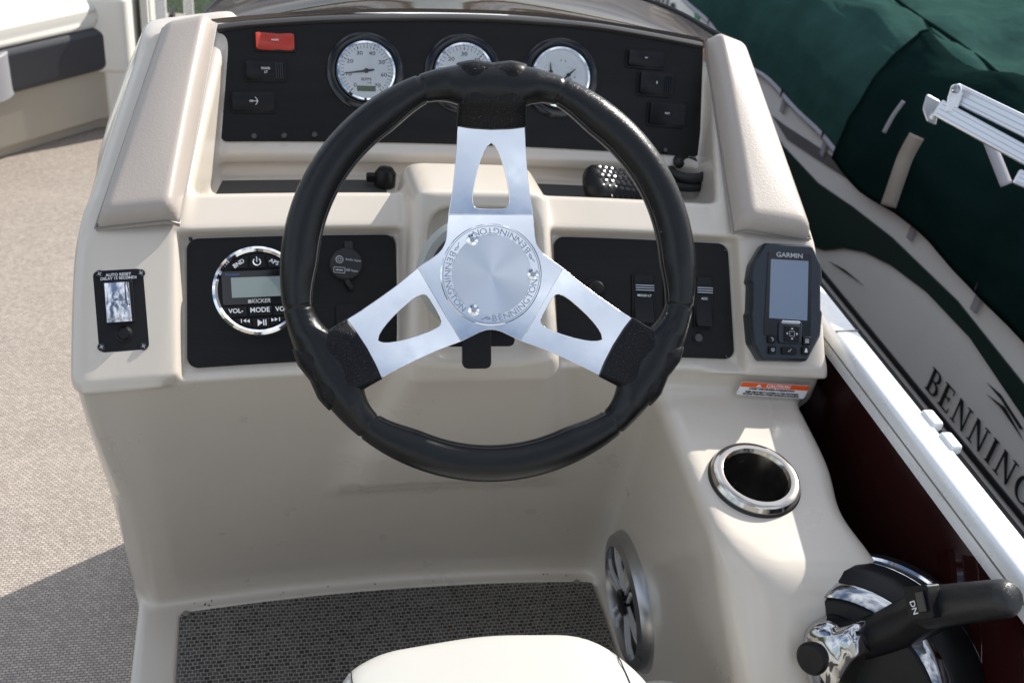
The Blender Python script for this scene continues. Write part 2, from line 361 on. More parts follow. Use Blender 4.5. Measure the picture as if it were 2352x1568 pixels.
def sdf(u, y, z):
    zt = (z - .72 + np.sqrt((z - .72) ** 2 + .0009)) / 2 - .001
    W = .42 - zt * np.where(u > 0, .22, .45) - np.clip(.54 - z, 0, .1) * .45 * (u > 0) + (u > 0) * (.001 + .014 * np.clip((.62 - z) * 14, 0, 1))
    au = np.abs(u)
    d = sdpoly(y, z, PROF) - .003
    d = smax(d, au - W, .022); d = smax(d, z - (.8825 - .25 * u * u), .004)
    cn, ct = CHEEK.n, CHEEK.t
    q = (y - .949) * cn[0] + (z - .612) * cn[1]; t = (y - .949) * ct[0] + (z - .612) * ct[1]
    pil = smax(z - (.733 + (y - 1.05) * .54), np.where(u > 0, .296 + (np.minimum(y, 1.24) - 1.05) * .19, .311 - (y - 1.05) * .186) - au, .012)
    pil = smax(pil, au - W, .02); pil = smax(pil, q, .012); pil = smax(pil, y - 1.33, .01); pil = np.maximum(pil, .6 - z)
    pil = smax(pil, z - (.889 - .25 * u * u), .006)
    d = smin(d, pil, .010)
    for a, b in ((LU0, LU1), (RU0, RU1)):                # sunken fields for the two black panels
        g = q + .0150
        cut = np.maximum(-g, np.maximum(np.maximum(a - .003 - u - g * .35, u - b - .003 - g * .35), np.maximum(t - TOPT - .003 - g * .15, BOTT - .003 - t - g * 1.1)))
        d = smax(d, -cut, .005)
    ql = (y - .949) * -.938 + (z - .612) * -.346
    d = smax(d, (-u - .42) * .72 + ql * .69 + .018 - np.clip(z - .36, 0, 1) * .085, .010)
    pod = smax(sdpoly(y, z, PODP) - .002, np.abs(u - .006) - (.088 - np.clip(z - .62, -.3, .16) * .075), .022)
    d = smin(d, pod, .014 + np.clip((.60 - z) * .3, 0, .05))
    pq = (y - 1.032) * -.80 + (z - .777) * .565          # recess on the pod for the steering column
    cut = np.maximum(-(pq + .024), smax(np.abs(u - .006) - .062 - pq * .2, smax(z - .762, .622 - z - pq * .3, .02), .03))
    d = smax(d, -cut, .008)
    wing = smax((.225 + .13 * (.54 - z)) - u, z - (.545 + (y - .80) * .13), .022)
    wing = smax(wing, u - (.402 - .014 * np.exp(-((y - .78) / .05) ** 2)), .02)
    wing = smax(wing, (-(u - .232) * .60 - (y - .742) * .60 + (z - .545) * .52), .018)
    wing = smax(wing, -(y - .692) * .766 + (z - .53) * .643, .016); wing = np.maximum(wing, y - 1.3)
    cc = (u - CUPU) ** 2 + (y - CUPY - (z - CUPZ) * -.13) ** 2
    wing = np.maximum(wing, np.minimum(.0375 - np.sqrt(cc), z - CUPZ + .085))
    d = smin(d, wing, .028)
    base = smax(-.414 - u, z - .05, .012); base = np.maximum(base, np.maximum(u - .3, y - 1.2))
    mcut = np.maximum(np.maximum(-.352 - u, .044 - z), np.maximum(u - .287, y - 1.128))
    base = smax(base, -mcut, .006)
    d = smin(d, base, .016)
    return d
cupw = onpl(1732, 1105, (0, .80, .545), (0, -.13, 1)); CUPU = cupw[0] - CX; CUPY = cupw[1] + BEND * CUPU ** 2; CUPZ = cupw[2]
def shell_mesh(h=.003):
    lo = np.array([-.445, .40, -.01]); hi = np.array([.435, 1.44, .905]); n = (np.ceil((hi - lo) / h / 4) * 4 + 1).astype(int)
    ax = [lo[i] + h * np.arange(n[i]) for i in range(3)]
    cs = [a[::4] for a in ax]; G = np.meshgrid(*cs, indexing='ij'); C = sdf(G[0], G[1], G[2])
    D = np.ones(n, np.float32)
    near = np.abs(C) < h * 9
    act = near[:-1, :-1, :-1].copy()
    for i in (0, 1):
        for j in (0, 1):
            for k in (0, 1): act |= near[i:near.shape[0] - 1 + i, j:near.shape[1] - 1 + j, k:near.shape[2] - 1 + k]
    D[:] = np.repeat(np.repeat(np.repeat(C, 4, 0), 4, 1), 4, 2)[:n[0], :n[1], :n[2]]
    bi = np.argwhere(act) * 4; o = np.stack(np.meshgrid(*[np.arange(5)] * 3, indexing='ij'), -1).reshape(-1, 3)
    for s in range(0, len(bi), 6000):
        I = (bi[s:s + 6000, None, :] + o).reshape(-1, 3)
        D[I[:, 0], I[:, 1], I[:, 2]] = sdf(ax[0][I[:, 0]], ax[1][I[:, 1]], ax[2][I[:, 2]])
    S = D < 0; m = [k - 1 for k in n]; cnt = np.zeros(m, np.uint8)
    for i in (0, 1):
        for j in (0, 1):
            for k in (0, 1): cnt += S[i:m[0] + i, j:m[1] + j, k:m[2] + k]
    cell = np.argwhere((cnt > 0) & (cnt < 8)); idx = -np.ones(m, np.int64); idx[cell[:, 0], cell[:, 1], cell[:, 2]] = np.arange(len(cell))
    acc = np.zeros((len(cell), 3)); num = np.zeros(len(cell))
    cor = [(i, j, k) for i in (0, 1) for j in (0, 1) for k in (0, 1)]
    for a in cor:
        for b in cor:
            if sum(b) - sum(a) == 1 and all(bb >= aa for aa, bb in zip(a, b)):
                A = cell + a; B = cell + b; va = D[A[:, 0], A[:, 1], A[:, 2]]; vb = D[B[:, 0], B[:, 1], B[:, 2]]
                w = (va < 0) != (vb < 0); t = np.where(w, va / np.where(w, va - vb, 1), 0)[:, None]
                acc += np.where(w[:, None], np.array(a) * (1 - t) + np.array(b) * t, 0); num += w
    V = lo + h * (cell + acc / num[:, None]); Fq = []
    for axn in range(3):
        o1, o2 = [i for i in range(3) if i != axn]
        s0 = S; sl1 = [slice(None)] * 3; sl2 = [slice(None)] * 3; sl1[axn] = slice(0, -1); sl2[axn] = slice(1, None)
        ch = s0[tuple(sl1)] != s0[tuple(sl2)]; E = np.argwhere(ch)
        E = E[(E[:, o1] > 0) & (E[:, o2] > 0) & (E[:, o1] < n[o1] - 1) & (E[:, o2] < n[o2] - 1)]
        ins = S[E[:, 0], E[:, 1], E[:, 2]]
        def c(d1, d2): Q = E.copy(); Q[:, o1] += d1; Q[:, o2] += d2; return idx[Q[:, 0], Q[:, 1], Q[:, 2]]
        q = np.stack([c(-1, -1), c(0, -1), c(0, 0), c(-1, 0)], 1)
        flip = ins if axn != 1 else ~ins
        q[~flip] = q[~flip][:, ::-1]; Fq.append(q)
    Fq = np.concatenate(Fq); Fq = Fq[(Fq >= 0).all(1)]
    for _ in range(2):                                    # light fairing
        s = np.zeros_like(V); c_ = np.zeros(len(V))
        for k in range(4):
            np.add.at(s, Fq[:, k], V[Fq[:, (k + 1) % 4]]); np.add.at(c_, Fq[:, k], 1)
        V = V * .5 + .5 * s / np.maximum(c_, 1)[:, None]
    V[:, 1] -= BEND * V[:, 0] ** 2; V[:, 0] += CX
    return V, Fq
V, Q = shell_mesh()
me = bpy.data.meshes.new('shell'); me.vertices.add(len(V)); me.vertices.foreach_set('co', V.astype(np.float32).ravel())
me.loops.add(Q.size); me.loops.foreach_set('vertex_index', Q.astype(np.int32).ravel()); me.polygons.add(len(Q))
me.polygons.foreach_set('loop_start', np.arange(0, Q.size, 4, dtype=np.int32)); me.polygons.foreach_set('loop_total', np.full(len(Q), 4, np.int32))
me.update(calc_edges=True); me.validate(); me.materials.append(gel)
for p in me.polygons: pass
me.polygons.foreach_set('use_smooth', np.ones(len(me.polygons), bool))
console = thing('helm_console', 'cream fibreglass helm console with black panels behind the steering wheel', 'console', (CX, 1.1, 0))
CO = Vector((CX, 1.1, 0))
sh = bpy.data.objects.new('shell', me); COL.objects.link(sh); sh.parent = console; sh.location = -CO
from mathutils.bvhtree import BVHTree
BV = BVHTree.FromPolygons([tuple(p) for p in V], [tuple(int(i) for i in q) for q in Q])
def shellhit(x, y):
    r = Vector(ray(x, y)); h = BV.ray_cast(Vector(EYE), r.normalized())
    return (np.array(h[0]), np.array(h[1])) if h[0] is not None else (LOWER.hit(x, y, .002), np.array([0, -1., 0]))
def W(mbx):
    mbx.v = [tuple(Vector(p) - CO) for p in mbx.v]; return mbx

# black panels
def slab(surf, pts, off, th, r=.006):
    """polygon given by picture points, laid on a bowed surface; returns local poly + frame"""
    c = np.mean(pts, 0); M = surf.frame(c[0], c[1], off); Mi = M.inverted()
    P = [tuple((Mi @ Vector(surf.hit(x, y, off)))[:2]) for x, y in pts]
    return M, P
def bentpanel(name, surf, u0, u1, t0, t1, off, th, m, r=.012, tops=None):
    us = [u0 + r * (1 - math.cos(i * math.pi / 16)) for i in range(9)] + [u0 + r + (u1 - u0 - 2 * r) * i / 24 for i in range(1, 24)] + [u1 - r * (1 - math.cos((8 - i) * math.pi / 16)) for i in range(9)]
    n = len(us) - 1; rows = []
    for j in range(13):
        row = []
        for i in range(n + 1):
            u = us[i]
            hi = t1 if tops is None else np.interp(u, [p[0] for p in tops], [p[1] for p in tops])
            a = j / 12; t = t0 + (hi - t0) * a
            du = min(u - u0, u1 - u); ins = 0                # rounded corners
            if du < r: ins = r - math.sqrt(max(0, r * r - (r - du) ** 2))
            t = t0 + ins + (hi - t0 - 2 * ins) * a if tops is None else t0 + ins + (hi - t0 - ins) * a
            yy = surf.p[0] + surf.t[0] * t + surf.n[0] * off; zz = surf.p[1] + surf.t[1] * t + surf.n[1] * off
            row.append((CX + u, yy - surf.k * u * u, zz))
        rows.append(row)
    # denser columns near the ends so that the rounded corners read
    mb = MB().solid(rows, (0, -surf.n[0] * th, -surf.n[1] * th)); fixn(mb)
    return obj(name, W(mb), m, console, smooth=40)
def nonlin(u0, u1): return None
bentpanel('radio_panel', CHEEK, LU0, LU1, BOTT, TOPT, -.0115, .003, panelm)
bentpanel('switch_panel', CHEEK, RU0, RU1, BOTT, TOPT, -.0115, .003, panelm)
tp = [DASH.flat(*p, .002) for p in ((506, 62), (600, 50), (760, 44), (1000, 41), (1200, 49), (1400, 68), (1604, 100))]
DU0 = DASH.flat(505, 342, .002)[0]; DU1 = DASH.flat(1606, 372, .002)[0]
tp = [(max(DU0, min(DU1, a)), b) for a, b in tp]
bentpanel('dash_panel', DASH, DU0 + .001, DU1 - .001, .003, .15, .004, .003, panelm, tops=tp, r=.008)

# hood trim following the arched top of the dash
hp = [DASH.hit(*p, .006) for p in ((500, 66), (560, 58), (650, 51), (760, 45), (880, 42), (1000, 41), (1120, 43), (1240, 50), (1360, 61), (1480, 80), (1612, 105))]
hp = interp(hp, 5); rows = []
for p in hp: rows.append([tuple(Vector(p) + Vector(d)) for d in ((0, -.0035, -.0015), (0, -.004, .001), (0, -.001, .0028), (0, .006, .003), (0, .012, .001))])
obj('hood_trim', W(fixn(MB().solid(rows, (0, .002, -.0025)))), simple('dark_trim', (.035, .032, .03), .3), console, smooth=60)

# arm pads on the two pillars
def pad(side):
    if side < 0: c = [(219, 524), (413, 520), (498, 62), (374, 66)]
    else: c = [(1682, 538), (1862, 549), (1706, 112), (1616, 98)]
    TP = Surf(1.05, .733, .25, .135)
    P = [np.array(TP.hit(x, y, .004)) for x, y in c]     # near-left, near-right, far-right, far-left
    nrm = np.array([0, TP.n[0], TP.n[1]]); nu, nv = 22, 44; rows = []
    for j in range(nv + 1):
        b = j / nv; row = []
        for i in range(nu + 1):
            a = i / nu; p = (P[0] * (1 - a) + P[1] * a) * (1 - b) + (P[3] * (1 - a) + P[2] * a) * b
            ea = min(a, 1 - a) * (.085 - .03 * b); eb = min(b, 1 - b) * .28
            e = 1 - (max(0, 1 - ea / .014)) ** 2.2; g = 1 - (max(0, 1 - eb / .016)) ** 2.2
            hgt = .019 * (max(e, 0) * max(g, 0)) ** .55 + .004 * math.sin(math.pi * a) * math.sin(math.pi * b)
            hgt += .014 * (a if side < 0 else 1 - a) * min(1, ea / .02 + .35); row.append(tuple(p + nrm * hgt))
        rows.append(row)
    o = obj('arm_pad', W(fixn(MB().solid(rows, tuple(-nrm * .006)))), vinyl, console, smooth=60)
    # welt seam round the pad foot
    rim = [rows[0][i] for i in range(nu + 1)] + [rows[j][nu] for j in range(1, nv + 1)] + [rows[nv][i] for i in range(nu - 1, -1, -1)] + [rows[j][0] for j in range(nv - 1, 0, -1)]
    obj('seam', W(MB().tube([tuple(Vector(p)) for p in rim], .0013, 6, True)), trimg, o)
pad(-1); pad(1)

# tray liner in the shelf behind the wheel, step mat
def flatbox(u0, u1, y0, y1, z0, z1, n=24):
    rows = [[(CX + u0 + (u1 - u0) * i / n, y - BEND * (u0 + (u1 - u0) * i / n) ** 2, z1) for i in range(n + 1)] for y in (y0, y1)]
    return fixn(MB().solid(rows, (0, 0, z0 - z1)))
obj('tray_liner', W(flatbox(-.288, -.082, 1.106, 1.2, .704, .7085)), simple('tray_rubber', (.05, .05, .05), .6, bump=.2, scale=500), console)
obj('tray_liner', W(flatbox(.098, .288, 1.106, 1.2, .704, .7085)), MATS['tray_rubber'], console)
m0 = [onz(x, y, .048) for x, y in ((414, 1397), (600, 1369), (900, 1337), (1200, 1321), (1352, 1319))]
poly = [tuple(p[:2]) for p in m0] + [(.508, 1.06), (.50, .42), (-.11, .42)]
obj('step_mat', W(MB().prism(rpoly(poly[:], .02), .0445, .0485)), matm, console)
for x, y in ((427, 1408), (1325, 1336)):
    p = onz(x, y, .0495); obj('mat_snap', W(MB().lathe([(.0055, 0), (.005, .002), (.002, .0034), (0, .0036)], 20, Matrix.Translation(Vector((p[0], p[1], .0486))))), steel, console)

cr_ = MB()
for i in range(34):
    x_ = random.uniform(430, 1340); q = onz(x_, np.interp(x_, [430, 900, 1350], [1392, 1330, 1312]) + random.gauss(-2, 4), .0505); M_ = Matrix.Translation(Vector(q)) @ Matrix.Rotation(random.uniform(0, 6), 4, 'Z'); w_ = random.uniform(.0008, .0026)
    cr_.lathe([(w_, 0), (w_ * .8, w_ * .6), (0, w_ * .8)], 6, M_, 1, random.uniform(.4, .9))
o_ = struct('dirt_crumbs', cr_, simple('brown_dirt', (.10, .06, .035), .9), 'stuff'); o_['label'] = 'brown dirt crumbs along the front edge of the foot mat'; o_['category'] = 'dirt'
# windshield of smoked acrylic with its edge trim
bot = [DASH.hit(*p, .0) + np.array([0, .006, -.001]) for p in ((430, 62), (560, 48), (760, 34), (1000, 31), (1240, 41), (1480, 73), (1640, 103), (1700, 118))]
topp = [(372, 72, 1.30), (455, 50, 1.42), (575, -30, 1.52), (1000, -170, 1.62), (1330, -45, 1.57), (1530, 22, 1.45), (1650, 85, 1.34), (1702, 108, 1.30)]
topw = [EYE + ray(x, y) * (Y / ray(x, y)[1]) for x, y, Y in topp]
B_, T_ = interp(bot, 8), interp(topw, 8); rows = []
for j in range(9):
    a = j / 8; rows.append([tuple(p * (1 - a) + q * a + np.array([0, 0, -.018 * math.sin(math.pi * a)])) for p, q in zip(B_, T_)])
ws = obj('windshield', W(fixn(MB().solid(rows, (0, .0025, .004)))), tint, console, smooth=60)
obj('edge_trim', W(MB().tube([tuple(p + np.array([0, 0, .002])) for p in T_], .0045, 8)), blk, ws)

# ================================================================== STEERING WHEEL
wc = at(1128, 631, .97)
vn = -(ray(1124, 627)); vn /= np.linalg.norm(vn)
nW = np.array([vn[0] * .55, vn[1], vn[2]]); nW /= np.linalg.norm(nW)
e1 = cam2w((1, 0.0, 0)); e1 = e1 - nW * nW.dot(e1); e1 /= np.linalg.norm(e1); e2 = np.cross(nW, e1)
WM = mat(wc, e1, e2, nW); S = .97 * np.linalg.norm(ray(1128, 631)) / F * 1.005
wheel = thing('steering_wheel', 'black leather steering wheel with three polished metal spokes', 'steering wheel', WM)
RZ = .010                                                # the rim stands a little proud of the hub
def rin(phi):                                            # inner radius of the leather, by angle from nearest spoke (deg)
    a = abs((phi + 60) % 120 - 60)
    if a < 20.6: return 406 - (406 - 376) * ((20.6 - a) / 11) ** 1.8 if a > 9.6 else 376
    q = min(1, (a - 20.6) / 16); return 405 - 18 * (q * q * (3 - 2 * q)) ** .8
rows = []; n = 540
for i in range(n):
    phi = 360 * i / n; ri = rin(phi); a = abs((phi + 60) % 120 - 60)
    gro = 4.0 * math.exp(-((a - 20.6) / .40) ** 2)
    rc = (471 + ri) / 2; rt = (471 - ri) / 2 - gro; th = min(rt, 41 - gro) * 1.0; th = max(th, 33 - gro); row = []
    c, s_ = math.cos(R(phi + 90)), math.sin(R(phi + 90))
    for k in range(28):
        q = 2 * math.pi * k / 28; rr = (rc + rt * math.cos(q)) * S; row.append((rr * c, rr * s_, RZ + th * S * math.sin(q)))
    rows.append(row)
rows.append(rows[0]); obj('rim', MB().grid(rows, closed=True), lth, wheel, smooth=180)
stp = [((386 + 1.2 * math.sin(i * 3.1)) * S * math.cos(R(i / 2)), (386 + 1.2 * math.sin(i * 3.1)) * S * math.sin(R(i / 2)), RZ - .012) for i in range(0, 720)]
for k0 in (0, 1, 2):
    pts = []
    for i in range(0, 78 * 4):
        ph = 21.5 + i / 4 + 120 * k0; rr = (rin(ph) + 4.2 + .9 * math.sin(i * 2.6)) * S; pts.append((rr * math.cos(R(ph + 90)), rr * math.sin(R(ph + 90)), RZ + .007 + .0006 * math.cos(i * 2.6)))
    obj('stitching', MB().tube(pts, .00045, 5), simple('thread', (.10, .10, .10), .7) if k0 == 0 else MATS['thread'], wheel)
def outline(k):
    pts = [(104, 80), (96, 136)]
    return pts
slot = [(0, 297), (9, 289), (16, 277), (23, 260), (30, 238), (36, 212), (40.5, 187), (41.5, 170), (40, 158), (34, 151), (24, 149.5), (0, 149), (-24, 149.5), (-34, 151), (-40, 158), (-41.5, 170), (-40.5, 187), (-36, 212), (-30, 238), (-23, 260), (-16, 277), (-9, 289)]
CR = 136
arm = [(-97, CR), (97, CR), (92, 165), (87, 195), (82, 240), (78, 290), (75.5, 345), (-75.5, 345), (-78, 290), (-82, 240), (-87, 195), (-92, 165)]
TILT = R(3.2)
for k, rz in enumerate((0, 120, 240)):
    M = T(0, 0, 0, rz) @ T(0, CR * S, 0) @ Matrix.Rotation(TILT, 4, 'X') @ T(0, -CR * S, 0)
    sp = obj('spoke', MB().plate([[(a * S, b * S) for a, b in arm], [(a * S, b * S) for a, b in slot]], -.0035, 0, .0005, M), alu, wheel, smooth=30)
    # leather sleeve wrapping rim and spoke end
    rows = []; st = [479, 478, 475, 471, 470, 458, 440, 420, 400, 385, 372, 360, 350, 342, 336, 333, 332]
    for j, r0 in enumerate(st):
        if r0 > 384: h_ = math.sqrt(max(0, 44 ** 2 - (r0 - 440) ** 2 * .86)) * .92 if r0 >= 440 else 40 - (440 - r0) * .08
        else: h_ = 36 - (384 - r0) * .44
        if j < 4: h_ = (4, 12, 19, 25)[j]
        if j == 16: h_ = 7
        row = []; m_ = 40
        for q in range(m_):
            a = 2 * math.pi * q / m_; ca, sa = math.cos(a), math.sin(a)
            w_ = 79 * math.copysign(abs(ca) ** .34, ca); zz = h_ * math.copysign(abs(sa) ** .7, sa)
            gr = math.exp(-(w_ / 13) ** 2); zz *= 1 - .17 * gr
            r1 = r0 - (8 * gr + 10 * (abs(w_) / 79) ** 2) * min(1, max(0, (r0 - 430) / 30)) + 7 * (1 - (w_ / 79) ** 2) * (r0 < 345) * -1
            fl = 1 - .03 * math.sin((r0 - 332) / 150 * math.pi)
            row.append((w_ * fl * S, r1 * S, RZ * (1 if r0 > 380 else (.5 + .5 * (r0 - 332) / 50)) + zz * S))
        rows.append(row)
    mb = MB().grid(rows, T(rz=rz), closed=True); L0 = len(st); mm = 40
    mb.f += [tuple(range(mm))[::-1], tuple((L0 - 1) * mm + i for i in range(mm))]
    obj('spoke_sleeve', mb, perf, wheel, smooth=70)
hub = []
for k in range(3):
    a0 = 90 - 120 * k
    for w_, r0 in ((-97, CR), (97, CR)):
        a = R(a0); hub.append((r0 * math.cos(a) + w_ * math.sin(a), r0 * math.sin(a) - w_ * math.cos(a)))
    for (w_, r0) in ((101, 105), (104, 82), (107, 62)):
        pass
    a = R(a0 - 60)
    A = Vector(hub[-1]); J = Vector((119 * math.cos(a), 119 * math.sin(a)))
    a = R(a0 - 120); Bq = Vector((CR * math.cos(a) - 97 * math.sin(a), CR * math.sin(a) + 97 * math.cos(a)))
    P0_ = A + (J - A) * .62; P2_ = Bq + (J - Bq) * .62
    for t in (0, .15, .3, .45, .55, .7, .85, 1): hub.append(tuple(P0_ * (1 - t) ** 2 + J * 2 * t * (1 - t) + P2_ * t * t))
obj('hub_plate', MB().plate([[(a * S, b * S) for a, b in hub]], -.0035, .0001, .0004), alu, wheel, smooth=30)
ringr = lambda r0, r1, z0, z1, n_=96: MB().lathe([(r0 * S, z0), (r1 * S, z0), (r1 * S, z1), (r0 * S, z1), (r0 * S, z0)], n_, cap=False)
rg = obj('hub_ring', MB().lathe([(80 * S, 0), (80 * S, .0016), (81 * S, .0022), (113.5 * S, .0022), (115.5 * S, .0016), (115.5 * S, 0)], 96, cap=False), alu, wheel)
obj('groove', ringr(109.6, 111, .0020, .0024), simple('engraving', (.30, .33, .38), .45, metal=.8), rg)
obj('hub_cap', MB().lathe([(91 * S, 0), (91 * S, .0034), (90 * S, .0042), (0, .0048)], 96), brush, wheel)
letters = MB()
for a0 in (274, 152, 34):                                # three BENNINGTONs engraved round the ring
    for i, ch in enumerate('BENNINGTON'):
        pass
        adv = 1.06 * [0, 7.6, 15.8, 24.8, 31.2, 37.6, 46.6, 54.6, 62.8, 72][i]
        th_ = R(a0 + adv); letters.text(ch, 20 * S, Matrix.Translation((100.5 * S * math.cos(th_), 100.5 * S * math.sin(th_), .0024)) @ Matrix.Rotation(th_ + math.pi / 2, 4, 'Z'), sx=1.12)
    for dr, l0, l1 in ((4, -19, -4), (-1, -13, -5)):
        pts = [((100 + dr * math.cos(q * .8)) * S * math.cos(R(a0 + (l0 + (l1 - l0) * q / 6) * .8 - 2)), (100 + dr * math.cos(q * .8)) * S * math.sin(R(a0 + (l0 + (l1 - l0) * q / 6) * .8 - 2)), .0024) for q in range(7)]
        letters.tube(pts, .0003, 4)
obj('lettering', letters, MATS['engraving'], rg, smooth=0)
for x, y in ((1084, 551), (1222, 630), (1087, 711)):
    l = WM.inverted() @ Vector(onpl(x, y, wc, nW)); Mx = Matrix.Translation((l.x, l.y, .002))
    b = obj('bolt', MB().lathe([(.0055, 0), (.0056, .003), (.0048, .0048), (.0026, .0054), (.0025, .0030), (0, .0030)], 28, Mx), chrome, wheel)
    obj('socket', MB().lathe([(.0024, .0032), (0, .0033)], 6, Mx), satin, b)

# steering column behind the wheel
colm = thing('steering_column', 'black steering column and tilt lever between wheel hub and console', 'steering column', WM)
obj('column', MB().lathe([(.052, -.15), (.052, -.135), (.046, -.11), (.030, -.085), (.026, -.03), (.030, -.02), (.030, -.0045)], 48, T(0, -.004, 0), cap=True), blk, colm)
obj('collar', MB().lathe([(.060, -.160), (.060, -.142), (.054, -.136), (.050, -.136)], 48, T(-.004, 0, 0)), simple('pale_grey_plastic', (.42, .43, .40), .4), colm)
def wl(x, y, z): l = WM.inverted() @ Vector(onpl(x, y, Vector(wc) + Vector(nW) * z, nW)); return l
a = wl(1062, 755, -.075); b = wl(1128, 846, -.075)
obj('tilt_lever', MB().prism(rpoly([(a.x, a.y + .02), (a.x, b.y), (b.x, b.y), (b.x, a.y + .02)], .006), -.088, -.072), blk, colm, bevel=.002)
a = wl(1132, 740, -.09); b = wl(1184, 796, -.09)
obj('tilt_bracket', MB().prism(rpoly([(a.x - .05, a.y + .01), (a.x - .05, b.y), (b.x, b.y), (b.x, a.y + .01)], .006), -.125, -.095), blk, colm, bevel=.003)

# ================================================================== INSTRUMENTS
def local(surf, M, off):
    Mi = M.inverted(); return lambda x, y: tuple((Mi @ Vector(surf.hit(x, y, off)))[:2])
DO = .0042
def gauge(px, py, kind, label):
    M = DASH.frame(px, py, DO); L = local(DASH, M, DO); r = abs(L(px + 58, py)[0]); k = r / .0345
    g = thing('gauge', label, 'gauge', M, 'round gauges on the dash')
    obj('housing', MB().lathe([(.052 * k, 0), (.052 * k, .003), (.047 * k, .005), (.042 * k, .005), (.040 * k, 0)], 64), blk_s, g)
    obj('bezel', MB().lathe([(.0345 * k, .004), (.0350 * k, .010), (.0365 * k, .0125), (.0390 * k, .0120), (.0405 * k, .009), (.0405 * k, .004)], 72, cap=False), chrome, g)
    fc = obj('dial', MB().lathe([(.0352 * k, .0050), (0, .0051)], 64), face, g)
    tk = MB(); tx = MB()
    def tick(a, r0, r1, w): tk.box(((r0 + r1) / 2 * k, 0, .0052), ((r1 - r0) * k, w * k, .0002), Matrix.Rotation(R(a), 4, 'Z'))
    nd = []
    if kind == 'rpm':
        for i in range(36): tick(232 - i * 284 / 35, .030, .0335 if i % 5 else .0335, .0006 if i % 5 else .0012)
        for i in range(8):
            a = R(232 - i * 284 / 7); tx.text(('0', '10', '20', '30', '40', '50', '60', '70')[i], .0072 * k, Matrix.Translation((.0245 * k * math.cos(a), .0245 * k * math.sin(a), .0053)), sx=1.25)
        tx.text('RPM', .0062 * k, T(0, -.0115 * k, .0053), sx=1.2); tx.text('X100', .0026 * k, T(.004 * k, -.016 * k, .0053))
        obj('lcd', MB().box((0, -.0235 * k, .0053), (.025 * k, .0072 * k, .0006)), lcdg, fc)
        nd = [(0, 0, 188, .031, 1)]
    elif kind == 'mph':
        for i in range(31): tick(225 - i * 9, .030, .0335, .0006 if i % 5 else .0012)
        for i in range(7):
            a = R(225 - i * 45); tx.text(('0', '10', '20', '30', '40', '50', '60')[i], .0072 * k, Matrix.Translation((.0245 * k * math.cos(a), .0245 * k * math.sin(a), .0053)), sx=1.25)
        tx.text('MPH', .0062 * k, T(0, .0095 * k, .0053), sx=1.2); nd = [(0, 0, 225, .030, 1)]
    else:
        for cx_, cy_, an, lb in ((-.0135, .006, 95, 'TRIM'), (.0105, .0035, 42, 'FUEL'), (-.009, -.017, 60, 'VOLTS'), (.011, -.017, 110, 'TEMP')):
            for i in range(7): tk.box((.0098 * k, 0, .0052), (.0018 * k, .0005 * k, .0002), T(cx_ * k, cy_ * k, 0, an - 50 + i * 17))
            tx.text(lb, .003 * k, T((cx_ + .002) * k, (cy_ - .005) * k, .0053)); nd.append((cx_, cy_, an, .0125, .8))
        for q in ((0, .022), (.006, .0215), (.022, -.006), (.019, .001)): tk.lathe([(.0012 * k, .0051), (0, .0054)], 10, T(q[0] * k, q[1] * k, 0))
    obj('scale', tk, greyp if kind == 'multi' else ink, fc, smooth=0); obj('numerals', tx, ink, fc, smooth=0)
    for q_ in [o_ for o_ in g.children if o_.name.startswith('dial')]: q_.location.z = .0030
    for cx_, cy_, an, ln, w in nd:
        M2 = T(cx_ * k, cy_ * k, 0, an)
        M2 = T(0, 0, .0030) @ M2; n_ = MB().prism([(-.011 * k * w, .0010 * k), (-.011 * k * w, -.0010 * k), (0, -.0016 * k * w), (ln * k, -.0003 * k), (ln * k, .0003 * k), (0, .0016 * k * w)], .0062, .0068, M2).lathe([(.0032 * k * w, .0056), (.003 * k * w, .008), (0, .0084)], 20, M2)
        obj('needle', n_, ink, g, smooth=30)
    obj('lens', MB().lathe([(.0350 * k, .0115), (0, .0122)], 48, cap=False), clear, g)
gauge(839, 165, 'rpm', 'leftmost round gauge, RPM dial with small green display and needle near zero')
gauge(1063, 170, 'mph', 'middle round gauge, MPH dial half hidden behind the top of the wheel')
gauge(1284, 180, 'multi', 'rightmost round gauge with four small sub-dials and several needles')

